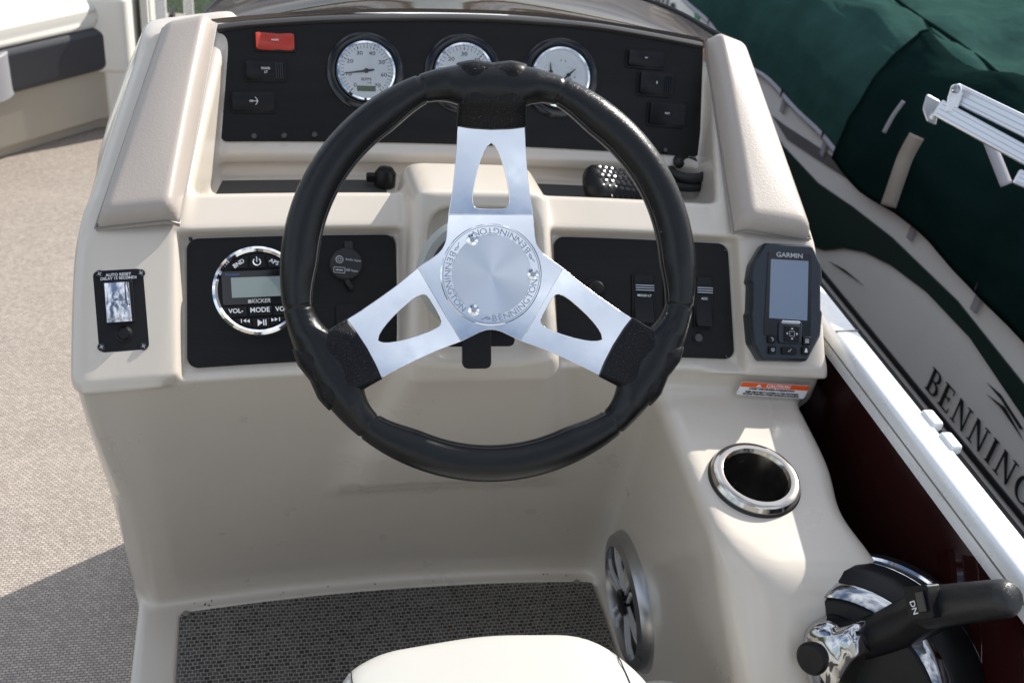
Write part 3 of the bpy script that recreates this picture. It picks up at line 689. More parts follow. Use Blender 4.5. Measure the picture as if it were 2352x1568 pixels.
def anchor(mb, s):
    mb.box((.1 * s, 0, 0), (1.5 * s, .12 * s, .0002)); mb.lathe([(.22 * s, -.0001), (.22 * s, .0001), (.12 * s, .0001), (.12 * s, -.0001)], 16, T(-.8 * s), cap=False)
    mb.box((-.42 * s, 0, 0), (.12 * s, .6 * s, .0002)); mb.tube([(.8 * s - .55 * s * (q / 6) ** 2, .85 * s * q / 6, 0) for q in range(-6, 7)], .07 * s, 4)
    mb.box((.62 * s, 0, 0), (.1 * s, .5 * s, .0002))
def rocker(surf, off, box, label, m=None, text=None, vert=False, group='rocker switches on the dash', icon=None, ribs=None, ts=1):
    x0, y0, x1, y1 = box; cx, cy = (x0 + x1) / 2, (y0 + y1) / 2
    M = surf.frame(cx, cy, off); L = local(surf, M, off); a = L(x0, y1); b = L(x1, y0)
    w, h = b[0] - a[0], b[1] - a[1]; t = thing('rocker_switch', label, 'switch', M, group)
    obj('switch_frame', MB().plate([rrect(-w / 2 - .0022, -h / 2 - .0022, w / 2 + .0022, h / 2 + .0022, .003)], 0, .0022, .0006), blk, t)
    rows = []; n = 14
    for i in range(n + 1):
        q = i / n * 2 - 1; hz = .0075 - .0045 * (1 - q * q) ** 1.0 + (-.0018 * q)
        e = .0012 * (abs(q) > .98)
        if vert: rows.append([(s_ * (w / 2 - e), q * h / 2, hz - ee) for s_, ee in ((-1, .0012), (-.9, 0), (.9, 0), (1, .0012))])
        else: rows.append([(q * w / 2, s_ * (h / 2 - e), hz - ee) for s_, ee in ((-1, .0012), (-.85, 0), (.85, 0), (1, .0012))])
    obj('rocker', fixn(MB().solid(rows, (0, 0, -.006))), m or blk, t, smooth=40)
    if text:
        tb = MB()
        for i, s_ in enumerate(text.split('|')):
            tb.text(s_, .0036 * ts, T(0, (-.0042 * i + (.001 if '|' in text else 0)) * ts + (.004 if vert else .0015), .0052 if not vert else .0050), bold=.00006)
        obj('marking', tb, white, t, smooth=0)
    if icon: ib = MB(); anchor(ib, .0052); ib.v = [(x + .001, y + .001, z + .0053) for x, y, z in ib.v]; obj('marking', ib, white, t, smooth=0)
    if ribs is not None:
        for i in range(3 if vert else 4):
            if vert: rb = MB().box((0, h / 2 - .0125 - i * .0028, .0068), (w * .92, .0011, .0016))
            else: rb = MB().box((w * .26 + i * .0024, 0, .0050 + i * .0004), (.0010, h * .8, .0014))
            obj('rib', rb, satin if vert else blk_s, t)
    return t
rocker(DASH, DO, (588, 78, 674, 115), 'red rocker switch above the black ones at the left of the dash', redp, 'HORN', ts=.8)
rocker(DASH, DO, (566, 143, 654, 184), 'black rocker switch lettered DOCK LT, left dash, directly below the red one', None, 'DOCK|LT', ribs=1)
rocker(DASH, DO, (534, 214, 628, 256), 'black rocker switch marked with a white anchor at the left of the dash', None, icon=1)
rocker(DASH, DO, (1440, 122, 1524, 152), 'topmost dark rocker switch at the right of the dash, in shadow', None, 'NAV', ts=.5)
rocker(DASH, DO, (1466, 172, 1546, 216), 'black rocker switch with two white bars, middle of three at the right of the dash', None, 'II', ribs=1, ts=1.2)
rocker(DASH, DO, (1488, 242, 1572, 286), 'lowest black rocker switch at the right of the dash, by the sunlit patch', None, 'ACC', ts=.9)
PO = -.0112
rocker(CHEEK, PO, (1455, 634, 1500, 742), 'tall rocker switch lettered MOOD LT on the right black panel', None, 'MOOD LT', True, 'rocker switches on the lower right panel', ribs=1, ts=1.05)
rocker(CHEEK, PO, (1528, 636, 1572, 744), 'tall rocker switch hidden by the wheel rim, between the lettered ones', None, None, True, 'rocker switches on the lower right panel', ribs=1)
rocker(CHEEK, PO, (1596, 640, 1634, 750), 'tall rocker switch lettered ACC just right of the wheel rim', None, 'ACC', True, 'rocker switches on the lower right panel', ribs=1, ts=1.05)
def button(surf, off, px, py, r, label, h=.004, grp='small breaker buttons'):
    M = surf.frame(px, py, off); t = thing('breaker_button', label, 'button', M, grp)
    obj('collar', MB().lathe([(r * 1.5, 0), (r * 1.5, .001), (r * 1.15, .0016), (r * 1.1, 0)], 24), blk, t)
    obj('cap', MB().lathe([(r, 0), (r, h), (r * .8, h + .0006), (0, h + .0006)], 24), simple('dark_grey_plastic', (.05, .05, .052), .4) if 'dark_grey_plastic' not in MATS else MATS['dark_grey_plastic'], t)
button(DASH, DO, 583, 313, .0032, 'leftmost of three small round buttons along the bottom of the dash')
button(DASH, DO, 652, 312, .0032, 'middle of three small round buttons along the bottom of the dash')
button(DASH, DO, 722, 310, .0032, 'rightmost of three small round buttons at the dash bottom, beside the wheel rim')
button(DASH, DO, 1527, 345, .0028, 'single small round button at the bottom right of the dash')
button(CHEEK, PO, 1603, 776, .0048, 'round button low on the right black panel below the ACC switch')
for x, y in ((900, 547), (438, 549), (1665, 575), (1668, 818)):
    M = CHEEK.frame(x, y, PO); mbx = MB().lathe([(.0022, 0), (.0018, .0012), (0, .0015)], 16, M); obj('panel_screw', W(mbx), blk_s, console)
# ignition knob
t = thing('ignition_switch', 'round black ignition knob beside the right wheel spoke', 'ignition', CHEEK.frame(1362, 668, PO))
obj('bezel', MB().lathe([(.014, 0), (.014, .004), (.0115, .006), (.009, .006)], 32), blk, t); obj('knob', MB().lathe([(.010, 0), (.0095, .016), (.007, .019), (0, .0195)], 32), blk, t, bevel=0)

# stereo
M = CHEEK.frame(593, 670, PO); L = local(CHEEK, M, PO); rad = (L(702, 670)[0] - L(485, 670)[0]) / 2
st = thing('marine_stereo', 'round black marine stereo with chrome ring, buttons and grey display', 'stereo', M)
k = rad / .1085 * 1.0; u = rad / 110                     # one picture pixel
obj('chrome_ring', MB().lathe([(110 * u, 0), (110 * u, .005), (106 * u, .010), (100 * u, .0118), (94 * u, .0095), (91.5 * u, .005)], 96, cap=False), chrome, st)
fp = obj('face_plate', MB().lathe([(93 * u, .001), (93 * u, .006), (0, .006)], 96), blk, st)
obj('display_frame', MB().plate([rpoly([(-84 * u, -32 * u), (84 * u, -32 * u), (84 * u, 49 * u), (-84 * u, 49 * u)], .002)], .006, .0082, .0005), blk_s, st)
obj('display', MB().box((2 * u, 9 * u, .0084), (128 * u, 48 * u, .0008)), lcd, st)
def btn(poly, txt, tx, ty, ts, rz=0, draw=None):
    o = obj('button', MB().plate([rpoly([(a * u, b * u) for a, b in poly], .0012)], .006, .0095, .0007), blk, st)
    mb = MB()
    if draw: draw(mb)
    else: mb.text(txt, ts * u, T(tx * u, ty * u, .0097, rz), bold=.00012)
    obj('marking', mb, white, o, smooth=0)
def pw(mb):
    c0, c1 = 0, 69
    mb.tube([((c0 + 8.5 * math.sin(R(a))) * u, (c1 + 8.5 * math.cos(R(a))) * u, .0097) for a in range(35, 326, 15)], 1.5 * u, 4); mb.box((0, (c1 + 6) * u, .0097), (2.6 * u, 13 * u, .0003))
def tri(mb, x, y, s, d): mb.prism([(x * u, (y + s) * u), (x * u, (y - s) * u), ((x + d * s * 1.5) * u, y * u)], .0095, .0098)
btn([(-19, 54), (22, 54), (16, 86), (-14, 86)], '', 0, 0, 0, draw=pw)
btn([(-62, 54), (-24, 54), (-18, 84), (-34, 81), (-52, 70)], 'BND', -42, 66, 14, 32)
btn([(27, 54), (64, 54), (56, 69), (38, 80), (21, 84)], 'APS', 40, 67, 14, -26)
btn([(-84, -38), (-33, -38), (-30, -61), (-70, -61), (-80, -52)], 'VOL-', -55, -47, 15)
btn([(-27, -38), (27, -38), (26, -61), (-25, -61)], 'MODE', 0, -47, 16)
btn([(84, -38), (33, -38), (30, -61), (70, -61), (80, -52)], 'VOL+', 55, -47, 15)
def rew(mb): mb.box((-44 * u, -71 * u, .0097), (2 * u, 9 * u, .0003)); tri(mb, -33, -71, 4.5, -1); tri(mb, -25, -72, 4.5, -1)
def ffw(mb): mb.box((44 * u, -71 * u, .0097), (2 * u, 9 * u, .0003)); tri(mb, 33, -71, 4.5, 1); tri(mb, 25, -72, 4.5, 1)
def ply(mb): tri(mb, -7, -77, 8, 1); mb.box((7 * u, -77 * u, .0097), (2.6 * u, 14 * u, .0003)); mb.box((12 * u, -77 * u, .0097), (2.6 * u, 14 * u, .0003))
btn([(-62, -66), (-26, -66), (-20, -86), (-34, -82), (-50, -74)], '', 0, 0, 0, draw=rew)
btn([(-20, -66), (20, -66), (20, -88), (-16, -88)], '', 0, 0, 0, draw=ply)
btn([(62, -66), (26, -66), (24, -86), (34, -82), (50, -74)], '', 0, 0, 0, draw=ffw)
obj('brand_print', MB().text('KICKER', 13 * u, T(4 * u, -25 * u, .0084), bold=.00012, shear=.2).box((-22 * u, -25 * u, .0084), (8 * u, 8 * u, .0002), T(0, 0, 0)), greyp, st, smooth=0)
obj('print', MB().text('Bluetooth', 8 * u, T(-58 * u, 41 * u, .0084)), bluep, st, smooth=0)
obj('print', MB().text('12V', 8 * u, T(58 * u, 41 * u, .0084)), greyp, st, smooth=0)

# audio / usb cap
M = CHEEK.frame(794, 608, PO); L = local(CHEEK, M, PO); r = L(831, 608)[0]
ax = thing('audio_port', 'round rubber cap marked Audio Input and USB Input on the left panel', 'port cover', M)
obj('base', MB().lathe([(r * 1.02, 0), (r * 1.02, .002), (r * .98, .003)], 56), blk_r, ax)
cp_ = obj('cap', MB().lathe([(r, .002), (r, .007), (r * .93, .0085), (0, .0088)], 56), blk_r, ax)
obj('tab', MB().box((.004, r * 1.12, .004), (.010, .012, .004)), blk_r, ax, bevel=.0015)
obj('tether', MB().tube([(.000, -r * .95, .004), (.001, -r * 1.25, .009), (.004, -r * 1.45, .007), (.005, -r * 1.55, .003)], .003, 10), blk_r, ax)
tb = MB().text('Audio Input', .0036, T(r * .42, .0035, .0090, -8), bold=.00004).text('USB Input', .0036, T(r * .26, -.0080, .0090, -8), bold=.00004)
tb.lathe([(.0042, .0087), (.0042, .0091), (.0034, .0091), (.0034, .0087)], 24, T(-r * .42, .0045, 0), cap=False).lathe([(.0020, .0087), (.0020, .0091), (.0014, .0091), (.0014, .0087)], 16, T(-r * .42, .0045, 0), cap=False)
for a_, b_2, c_, d_ in ((0, .003, .012, .0006), (0, -.003, .012, .0006), (-.006, 0, .0006, .006), (.006, 0, .0006, .006), (0, 0, .008, .0014)):
    tb.box((a_, b_2, .0089), (c_, d_, .0003), T(-r * .46, -.0072, 0, -6))
obj('marking', tb, greyp, cp_, smooth=0)
t = thing('latch_clip', 'small dark plastic clip on the left panel just above the lower wheel sleeve', 'clip', CHEEK.frame(797, 715, PO))
obj('body', MB().prism(rpoly([(-.013, -.02), (.013, -.02), (.012, .008), (-.012, .008)], .003), 0, .004), blk, t, bevel=.001)

# power top switch plate
pts = [(218, 620), (333, 620), (341, 806), (223, 811)]
cx, cy = 279, 715; M = CHEEK.frame(cx, cy, .0004); L = local(CHEEK, M, .0004)
pp = thing('switch_plate', 'black plate lettered AUTO RESET and POWER TOP on the left cheek of the console', 'switch plate', M)
a = L(220, 715)[0]; b = L(337, 715)[0]; c = L(279, 808)[1]; d = L(279, 620)[1]
obj('plate', MB().plate([rrect(a, c, b, d, .006)], 0, .004, .0008), blk, pp)
w_ = L(301, 715)[0] - L(243, 715)[0]; y1 = L(279, 652)[1]; y0 = L(279, 742)[1]; xm = L(272, 700)[0]
obj('switch_frame', MB().plate([rrect(xm - w_ / 2 - .0012, y0 - .001, xm + w_ / 2 + .0032, y1 + .003, .0025)], .004, .0062, .0006), blk, pp)
rows = [[(xm + s_ * w_ / 2, y0 + (y1 - y0) * i / 16, .0118 - .0038 * (1 - abs(i / 8 - 1) ** 1.6) - e_ - .001 * (i / 16)) for s_, e_ in ((-1, .001), (-.93, 0), (.93, 0), (1, .001))] for i in range(17)]
obj('rocker', fixn(MB().solid(rows, (0, 0, -.007))), simple('mirror_black', (.55, .56, .60), .03, .9), pp, smooth=50)
obj('marking', MB().text('AUTO RESET', .0043, T(0, L(279, 632)[1], .0042), bold=.00008).text('DELAY 15 SECONDS', .0039, T(0, L(279, 640)[1], .0042), bold=.00008), white, pp, smooth=0)
obj('marking', MB().text('POWER TOP', .0042, T(xm, L(279, 735)[1], .0112), bold=.00006), greyp, pp, smooth=0)
bx, by = L(285, 768); bt = obj('reset_button', MB().lathe([(.0085, .004), (.0085, .0055), (.0065, .0065), (.0062, .009), (.0055, .0098), (0, .0098)], 32, T(bx, by)), blk, pp)
for x, y in ((229, 631), (324, 629), (234, 798), (330, 796)):
    q = L(x, y); sc = obj('screw', MB().lathe([(.0042, .004), (.0038, .0056), (.002, .0062), (0, .0062)], 20, T(q[0], q[1])), blk_s, pp)
    obj('cross_slot', MB().box((0, 0, .0063), (.0042, .0009, .0004), T(q[0], q[1], 0, 25)).box((0, 0, .0063), (.0009, .0042, .0005), T(q[0], q[1], 0, 25)), satin, sc, smooth=0)

# fish finder
FO = .001; M = CHEEK.frame(1806, 692, FO + .022); L = local(CHEEK, M, FO + .022)
ff = thing('fish_finder', 'dark grey portrait fish finder with blank screen at the right end of the console', 'fish finder', M)
out = [L(*p) for p in ((1757, 556), (1868, 562), (1884, 596), (1890, 606), (1892, 646), (1888, 652), (1888, 712), (1892, 718), (1888, 770), (1856, 829), (1750, 826), (1728, 786), (1722, 718), (1725, 712), (1726, 650), (1722, 644), (1728, 604), (1735, 592))]
navy = simple('slate_plastic', (.018, .024, .032), .33, bump=.1, scale=900, rvar=.06)
inn = [(p[0] * .93, p[1] * .965) for p in out]
obj('case', MB().prism(rpoly(out, .003), -.024, -.004, top=rpoly(out, .003)).prism(rpoly(out, .003), -.004, .002, top=rpoly(inn, .003)), navy, ff, bevel=.0015)
fr = [L(*p) for p in ((1763, 577), (1863, 583), (1860, 775), (1752, 770))]
obj('screen_bezel', MB().prism(rpoly(fr, .002), .002, .0032), blk_s, ff, bevel=.0005)
sc_ = [L(*p) for p in ((1768, 596), (1854, 601), (1851, 737), (1764, 731))]
obj('screen', MB().prism(sc_, .0032, .0038), scr, ff)
q = L(1811, 588); obj('brand_print', MB().text('GARMIN', .0078, T(q[0], q[1], .0034), bold=.00012, sx=1.1), greyp, ff, smooth=0)
q = L(1811, 765); hb = obj('key_housing', MB().plate([rpoly([L(1785, 738), L(1838, 740), L(1836, 790), L(1784, 788)], .004)], .002, .0062, .001), navy, ff)
obj('top_bar', MB().box((L(1811, 742)[0], L(1811, 742)[1], .0060), (.022, .004, .0022)), satin, ff, bevel=.001)
def key(x, y, w, h, draw):
    q = L(x, y); o = obj('key', MB().plate([rrect(q[0] - w / 2, q[1] - h / 2, q[0] + w / 2, q[1] + h / 2, .0015)], .002, .0078 if w > .015 and h > .015 else .0058, .0006), blk, ff)
    mb = MB(); draw(mb, q[0], q[1]); obj('marking', mb, white, o, smooth=0)
def d_pad(mb, x, y):
    for k in range(4):
        M_ = T(x, y, .0080, 90 * k); mb.prism([(-.0015, .0052), (.0015, .0052), (0, .0070)], 0, .0002, M_)
    mb.lathe([(.0042, .008), (.0042, .0081), (.0038, .0081), (.0038, .008)], 4, T(x, y, 0, 45), cap=False)
key(1813, 768, .0185, .019, d_pad)
key(1769, 780, .009, .009, lambda m_, x, y: m_.tube([(x + .0016 * math.sin(R(a)), y + .0016 * math.cos(R(a)), .0059) for a in range(-60, 200, 20)], .0003, 4))
key(1771, 804, .009, .009, lambda m_, x, y: m_.tube([(x + .0016 * math.sin(R(a)), y + .0016 * math.cos(R(a)), .0059) for a in range(30, 331, 20)], .0003, 4).box((x, y + .0015, .0059), (.0004, .0018, .0002)))
key(1849, 784, .009, .010, lambda m_, x, y: [m_.box((x, y + d, .0059), (.0045, .0007, .0002)) for d in (-.0018, 0, .0018)])
key(1847, 806, .009, .009, lambda m_, x, y: m_.lathe([(.0012, .0058), (0, .006)], 12, T(x, y + .0012)).box((x, y - .0012, .0059), (.0036, .0018, .0002)))
key(1809, 806, .018, .008, lambda m_, x, y: m_.tube([(x - .0018, y, .0059), (x - .0006, y - .0016, .0059), (x + .002, y + .002, .0059)], .0003, 4))

# caution sticker under the fish finder
c4 = [(1700, 863), (1853, 873), (1839, 901), (1684, 892)]
SK = Surf(.949, .612, .103, .118)
P4 = [shellhit(x, y)[0] for x, y in c4]; o_ = np.mean(P4, 0); ea = P4[1] - P4[0]; ea /= np.linalg.norm(ea); nn = np.cross(ea, P4[0] - P4[3]); nn /= np.linalg.norm(nn); eb = np.cross(nn, ea)
M = mat(o_, ea, eb, nn); Mi = M.inverted(); l4 = [tuple((Mi @ Vector(p))[:2]) for p in P4]
stk = thing('caution_sticker', 'orange and white CAUTION sticker below the fish finder', 'sticker', M)
SZ = max((Mi @ Vector(shellhit(1695 + 145 * a / 6, 866 + 34 * b / 4)[0])).z for a in range(7) for b in range(5)) + .0003
obj('sheet', MB().prism(rpoly(l4, .003), SZ - .0009, SZ), labelw, stk)
hA = [l4[0], l4[1], tuple(np.array(l4[1]) * .64 + np.array(l4[2]) * .36), tuple(np.array(l4[0]) * .64 + np.array(l4[3]) * .36)]
obj('band', MB().prism(rpoly(hA, .002), SZ, SZ + .0002), orange, stk)
hh = l4[0][1] - l4[3][1]; sh_ = (l4[0][0] - l4[3][0]) / hh
Sx = Matrix(((1, sh_ * .6, 0, 0), (0, 1, 0, 0), (0, 0, 1, SZ + .0003), (0, 0, 0, 1)))
obj('print', MB().text('CAUTION', hh * .34, Sx @ T(.004, hh * .31, 0), bold=.00015).prism([(-.024, hh * .21), (-.016, hh * .21), (-.020, hh * .40)], 0, .0001, Sx), white, stk, smooth=0)
obj('print', MB().text('AVOID UNINTENDED ACCELERATION', hh * .17, Sx @ T(-.002, hh * .03, 0), bold=.00012).text('KEEP HELM SEAT LOCKED IN THE FORWARD', hh * .17, Sx @ T(0, -hh * .21, 0), bold=.00012).text('FACING POSITION WHEN ENGINE IS RUNNING', hh * .17, Sx @ T(0, -hh * .38, 0), bold=.00012), ink, stk, smooth=0)

# things lying in the shelf tray
M = T(*onz(885, 403, .722)); t = thing('black_cap', 'small black plastic cap at the left end of the centre pod in the tray', 'cap', M)
obj('knob', MB().lathe([(.0, -.012), (.013, -.012), (.013, .003), (.009, .009), (0, .011)], 28), blk, t); obj('arm', MB().box((-.014, 0, -.003), (.018, .010, .010)), blk, t, bevel=.002)
p = onz(1408, 418, .745); M = mat(p, *[np.array(v) for v in ((.97, .10, -.2), (-.10, .88, .46), (.22, -.43, .86))])
mc = thing('handheld_microphone', 'ribbed black handheld microphone lying in the tray right of the pod', 'microphone', Matrix(M))
rows = []
for j in range(25):
    a = j / 24; x = -.034 + .125 * a; w = .026 * (1 - abs(2 * a - .75) ** 4 * .12) * min(1, math.sqrt(max(0, a) * 9) + .25) * (1 - .35 * max(0, a - .4)); h = .016 * min(1, math.sqrt(a * 8) + .3)
    rows.append([(x, w * math.copysign(abs(math.cos(q)) ** .7, math.cos(q)), h * math.copysign(abs(math.sin(q)) ** .8, math.sin(q)) - .010) for q in [2 * math.pi * i / 28 for i in range(28)]])
mb = MB().grid(rows, closed=True); mb.f += [tuple(range(28))[::-1], tuple(24 * 28 + i for i in range(28))]
body = obj('body', mb, blk, mc, smooth=70)
for i in range(7):
    for j in range(-2, 3):
        q = MB().lathe([(.0044, 0), (.004, .0014), (0, .0018)], 10, T(-.020 + i * .0088 + (j % 2) * .0044, j * .0066 + .003, .0055 - abs(j) * .0008)); obj('key', q, blk_s, mc)
for i in range(6): obj('rib', MB().box((-.008 + i * .008, -.0225, -.006), (.0035, .005, .016)), blk, mc, bevel=.001)
t = thing('coiled_cable', 'black cable loops beside the microphone in the right end of the tray', 'cable', tuple(onz(1575, 432, .712)))
obj('loop', MB().tube([(.036 * math.cos(a * .35) * (1 - .012 * a), .022 * math.sin(a * .35), .003 + .0007 * a) for a in range(0, 46)], .0065, 10), blk_r, t, smooth=180)

# ================================================================== CUP HOLDER
tz = np.array([0, .13, 1.0]) ; tz = np.array([0, -.13, 1.0]) / math.hypot(.13, 1)
pc = onpl(1732, 1105, (0, .80, .546), tz); e1_ = np.array([1.0, 0, 0]); M = mat(pc, e1_, np.cross(tz, e1_), tz)
rr = np.linalg.norm(onpl(1833, 1108, pc, tz) - onpl(1632, 1104, pc, tz)) / 2
ch = thing('cup_holder', 'polished steel cup holder sunk in the ledge right of the wheel', 'cup holder', M); g = rr / .05
obj('gasket', MB().lathe([(.0505 * g, -.004), (.0512 * g, .001), (.0495 * g, .004)], 72, cap=False), blk_r, ch)
obj('rim', MB().lathe([(.0490 * g, .001), (.0495 * g, .006), (.0470 * g, .0105), (.0420 * g, .0125), (.0375 * g, .0115), (.0355 * g, .007)], 96, cap=False), simple('brown_steel', (.50, .47, .43), .10, 1, rvar=.05, vscale=40), ch)
obj('cup', MB().lathe([(.0357 * g, .0075), (.0350 * g, 0), (.0345 * g, -.045), (.0335 * g, -.075)][::-1], 72, cap=False), steel, ch)
obj('bottom', MB().lathe([(.0338 * g, -.072), (0, -.074)], 48), blk, ch)

# ================================================================== SPEAKER
wn = np.array([-1, 0, -.13]); wn /= np.linalg.norm(wn); wp = (CX + .225, 0, .54)
pc = onpl(1453, 1379, wp, wn) ; t2 = np.array([0, 1.0, 0]); ez = np.cross(wn, t2)
M = mat(pc, t2 * -1, np.cross(wn, t2 * -1), wn)
hgt = np.linalg.norm(onpl(1452, 1243, wp, wn) - onpl(1456, 1514, wp, wn)) / 2
spk = thing('speaker', 'round silver spoked speaker low on the side wall by the foot mat', 'speaker', M); g = hgt / .085
obj('flange', MB().lathe([(.085 * g, 0), (.085 * g, .005), (.080 * g, .015), (.068 * g, .018), (.066 * g, .010), (.066 * g, 0)], 72, cap=False), satin, spk)
obj('cone', MB().lathe([(.068 * g, .004), (.030 * g, -.002), (.024 * g, .001), (0, .003)], 48, cap=False), ink, spk)
obj('centre_cap', MB().lathe([(.016 * g, .005), (.016 * g, .018), (.012 * g, .020), (0, .0205)], 32), blk_s, spk)
spm = simple('spoke_silver', (.75, .76, .78), .3, .35)
for k in range(6):
    for s_ in (-1, 1):
        M_ = T(0, 0, 0, 60 * k + 6)
        obj('grille_spoke', MB().add([(.012 * g, s_ * .0036 * g, .013), (.050 * g, s_ * .0036 * g, .016), (.050 * g, s_ * .0085 * g, .016), (.012 * g, s_ * .0062 * g, .013), (.067 * g, s_ * .008 * g, .014), (.066 * g, s_ * .0125 * g, .014),
             (.012 * g, s_ * .0036 * g, .009), (.050 * g, s_ * .0036 * g, .012), (.050 * g, s_ * .0085 * g, .012), (.012 * g, s_ * .0062 * g, .009), (.067 * g, s_ * .008 * g, .010), (.066 * g, s_ * .0125 * g, .010)],
             [(0, 1, 2, 3), (1, 4, 5, 2), (6, 9, 8, 7), (7, 8, 11, 10), (0, 6, 7, 1), (1, 7, 10, 4), (3, 2, 8, 9), (2, 5, 11, 8), (4, 10, 11, 5), (0, 3, 9, 6)], M_), spm, spk, smooth=0)

# ================================================================== THROTTLE
ax_ = cam2w((-.70, .06, -.70)); ax_ /= np.linalg.norm(ax_); Ps = onpl(1866, 1380, (0, .692, .530), (0, -.766, .643)); tcn = onpl(1998, 1560, Ps - ax_ * .060, ax_); up = cam2w((0, -1, 0)); up = up - ax_ * ax_.dot(up); up /= np.linalg.norm(up)
TM = mat(tcn, np.cross(up, ax_), up, ax_); TD = np.linalg.norm(tcn - EYE); sz = TD / F; print('THROTTLE', tcn, TD)
dchrome = simple('dark_chrome', (.45, .45, .46), .07, 1, rvar=.03, vscale=30)
thr = thing('throttle_control', 'black and chrome throttle control with horizontal grip at the right', 'throttle', TM)
RR = 254 * sz
obj('mount_base', MB().lathe([(RR * .96, -.030), (RR * 1.01, -.022), (RR, -.016)], 72), blk, thr)
obj('chrome_edge', MB().lathe([(RR, -.016), (RR * 1.005, -.010), (RR * .985, -.008)], 72, cap=False), chrome, thr)
obj('black_band', MB().lathe([(RR * .985, -.008), (RR * .980, .020), (RR * .95, .034), (RR * .885, .044), (RR * .87, .044)], 72, cap=False), blk, thr)
obj('inlay', MB().lathe([(RR * .988, .004), (RR * .990, .0045), (RR * .988, .005)], 72, cap=False), chrome, thr)
obj('chrome_body', MB().lathe([(RR * .875, .042), (RR * .87, .047), (RR * .83, .055), (RR * .785, .061), (RR * .775, .060)], 72, cap=False), dchrome, thr)
obj('face_disc', MB().lathe([(RR * .777, .058), (RR * .75, .061), (RR * .3, .064), (0, .064)], 72), blk, thr)
Mi = TM.inverted()
def tl(x, y, z): return Mi @ Vector(onpl(x, y, tcn + ax_ * z, ax_))
DT = TD - 1.0
# hub of the lever: pinched chrome casting
hc = tl(1905, 1520, .085)
hp_ = [tl(*p, .085) for p in ((1868, 1422), (1900, 1424), (1925, 1438), (1968, 1428), (1985, 1450), (1992, 1500), (1975, 1512), (1945, 1560), (1940, 1640), (1890, 1640), (1862, 1560), (1852, 1500), (1853, 1445))]
poly = [(p.x, p.y) for p in hp_]; cxx = sum(p[0] for p in poly) / 13; cyy = sum(p[1] for p in poly) / 13
sc2 = lambda f_: [(cxx + (a - cxx) * f_, cyy + (b - cyy) * f_) for a, b in poly]
mb = MB(); lv = [(.064, 1.0), (.082, 1.0), (.094, .95), (.100, .78)]; pr = [rpoly(sc2(f_), .008, 4) for z, f_ in lv]
rows = [[(a, b, z) for a, b in P_] for (z, f_), P_ in zip(lv, pr)]; mb.grid(rows, closed=True); nn_ = len(pr[0]); mb.f.append(tuple(3 * nn_ + i for i in range(nn_)))
obj('lever_hub', fixn(mb), dchrome, thr, smooth=70)
bq = tl(1868, 1510, .1); obj('hub_button', MB().lathe([(.0165, .085), (.0165, .104), (.014, .1065), (0, .107)], 36, T(bq.x, bq.y)), blk, thr)
# lever arm and grip, with real depth
def lp(x, y, d): return Mi @ Vector(at(x, y, d))
A = [lp(1968, 1474, 1.075), lp(2000, 1462, 1.06), lp(2045, 1445, 1.045), lp(2090, 1424, 1.03), lp(2135, 1402, 1.01), lp(2180, 1388, .99)]
rad_ = [.0185, .0200, .0212, .0215, .0190]
obj('lever_arm', MB().tube([tuple(p) for p in interp([np.array(p) for p in A], 6)], [np.interp(i / 30, [0, .25, .5, .75, 1], rad_) for i in range(31)], 24, flat=.95), blk, thr, smooth=70)
g0, g1 = lp(2112, 1396, 1.01), lp(2330, 1371, .92); ng = 40; pts = [tuple(g0 + (g1 - g0) * i / ng) for i in range(ng + 1)]
rr_ = [((.0198 - .0032 * i / 40) * (1 - max(0, 1 - i / 3) ** 2 * .4 - max(0, (i - 36) / 4) ** 2 * .35)) for i in range(ng + 1)]
gp = obj('grip', MB().tube(pts, rr_, 32), leather('grip_rubber', (.010, .010, .011), .36, 700, .5), thr, smooth=70)
sw0 = lp(2116, 1382, .978); fx = (g1 - g0).normalized(); toc = (Mi @ Vector(EYE) - sw0).normalized(); fy = toc.cross(fx).normalized()
GM = mat(sw0, fx, fy, fx.cross(fy))
obj('trim_switch_seat', MB().prism(rrect(-.016, -.015, .013, .015, .003), -.014, .0025, GM), blk, thr, bevel=.001)
ts_ = obj('trim_switch', MB().prism(rrect(-.001, -.009, .009, .010, .002), -.004, .0055, GM), blk_s, thr, bevel=.001)
obj('marking', MB().text('DN', .0085, GM @ T(-.0075, -.004, .0029, -82), bold=.0001), white, ts_, smooth=0)

# ================================================================== HELM SEAT (bottom edge of the picture)
sp_ = onz(1130, 1452, .47); seat = thing('captain_chair', 'cream vinyl helm seat cushion at the bottom edge with dark stitching', 'seat', (sp_[0], sp_[1] - .25, .35))
def cushion(x0, x1, y0, y1, z0, z1, r, bul=.01, n=26):
    rows = []
    for j in range(n + 1):
        row = []
        for i in range(n + 1):
            a, b = i / n * 2 - 1, j / n * 2 - 1
            sx = math.sin(a * math.pi / 2) ; sy = math.sin(b * math.pi / 2)
            # superellipse footprint
            m_ = max(abs(sx), abs(sy)); 
            x = (x0 + x1) / 2 + (x1 - x0) / 2 * sx; y = (y0 + y1) / 2 + (y1 - y0) / 2 * sy
            dx = min(x - x0, x1 - x); dy = min(y - y0, y1 - y)
            h = 0
            if dx < r: h += 1 - math.sqrt(max(0, 1 - (1 - dx / r) ** 2))
            if dy < r: h += 1 - math.sqrt(max(0, 1 - (1 - dy / r) ** 2))
            row.append((x, y, z1 + bul * (1 - sx * sx) * (1 - sy * sy) - min(h, 1.0) * r))
        rows.append(row)
    return fixn(MB().solid(rows, (0, 0, z0 - z1)))
xa, xb = onz(772, 1520, .45)[0], onz(1455, 1540, .45)[0]; yt = sp_[1]
rows = []
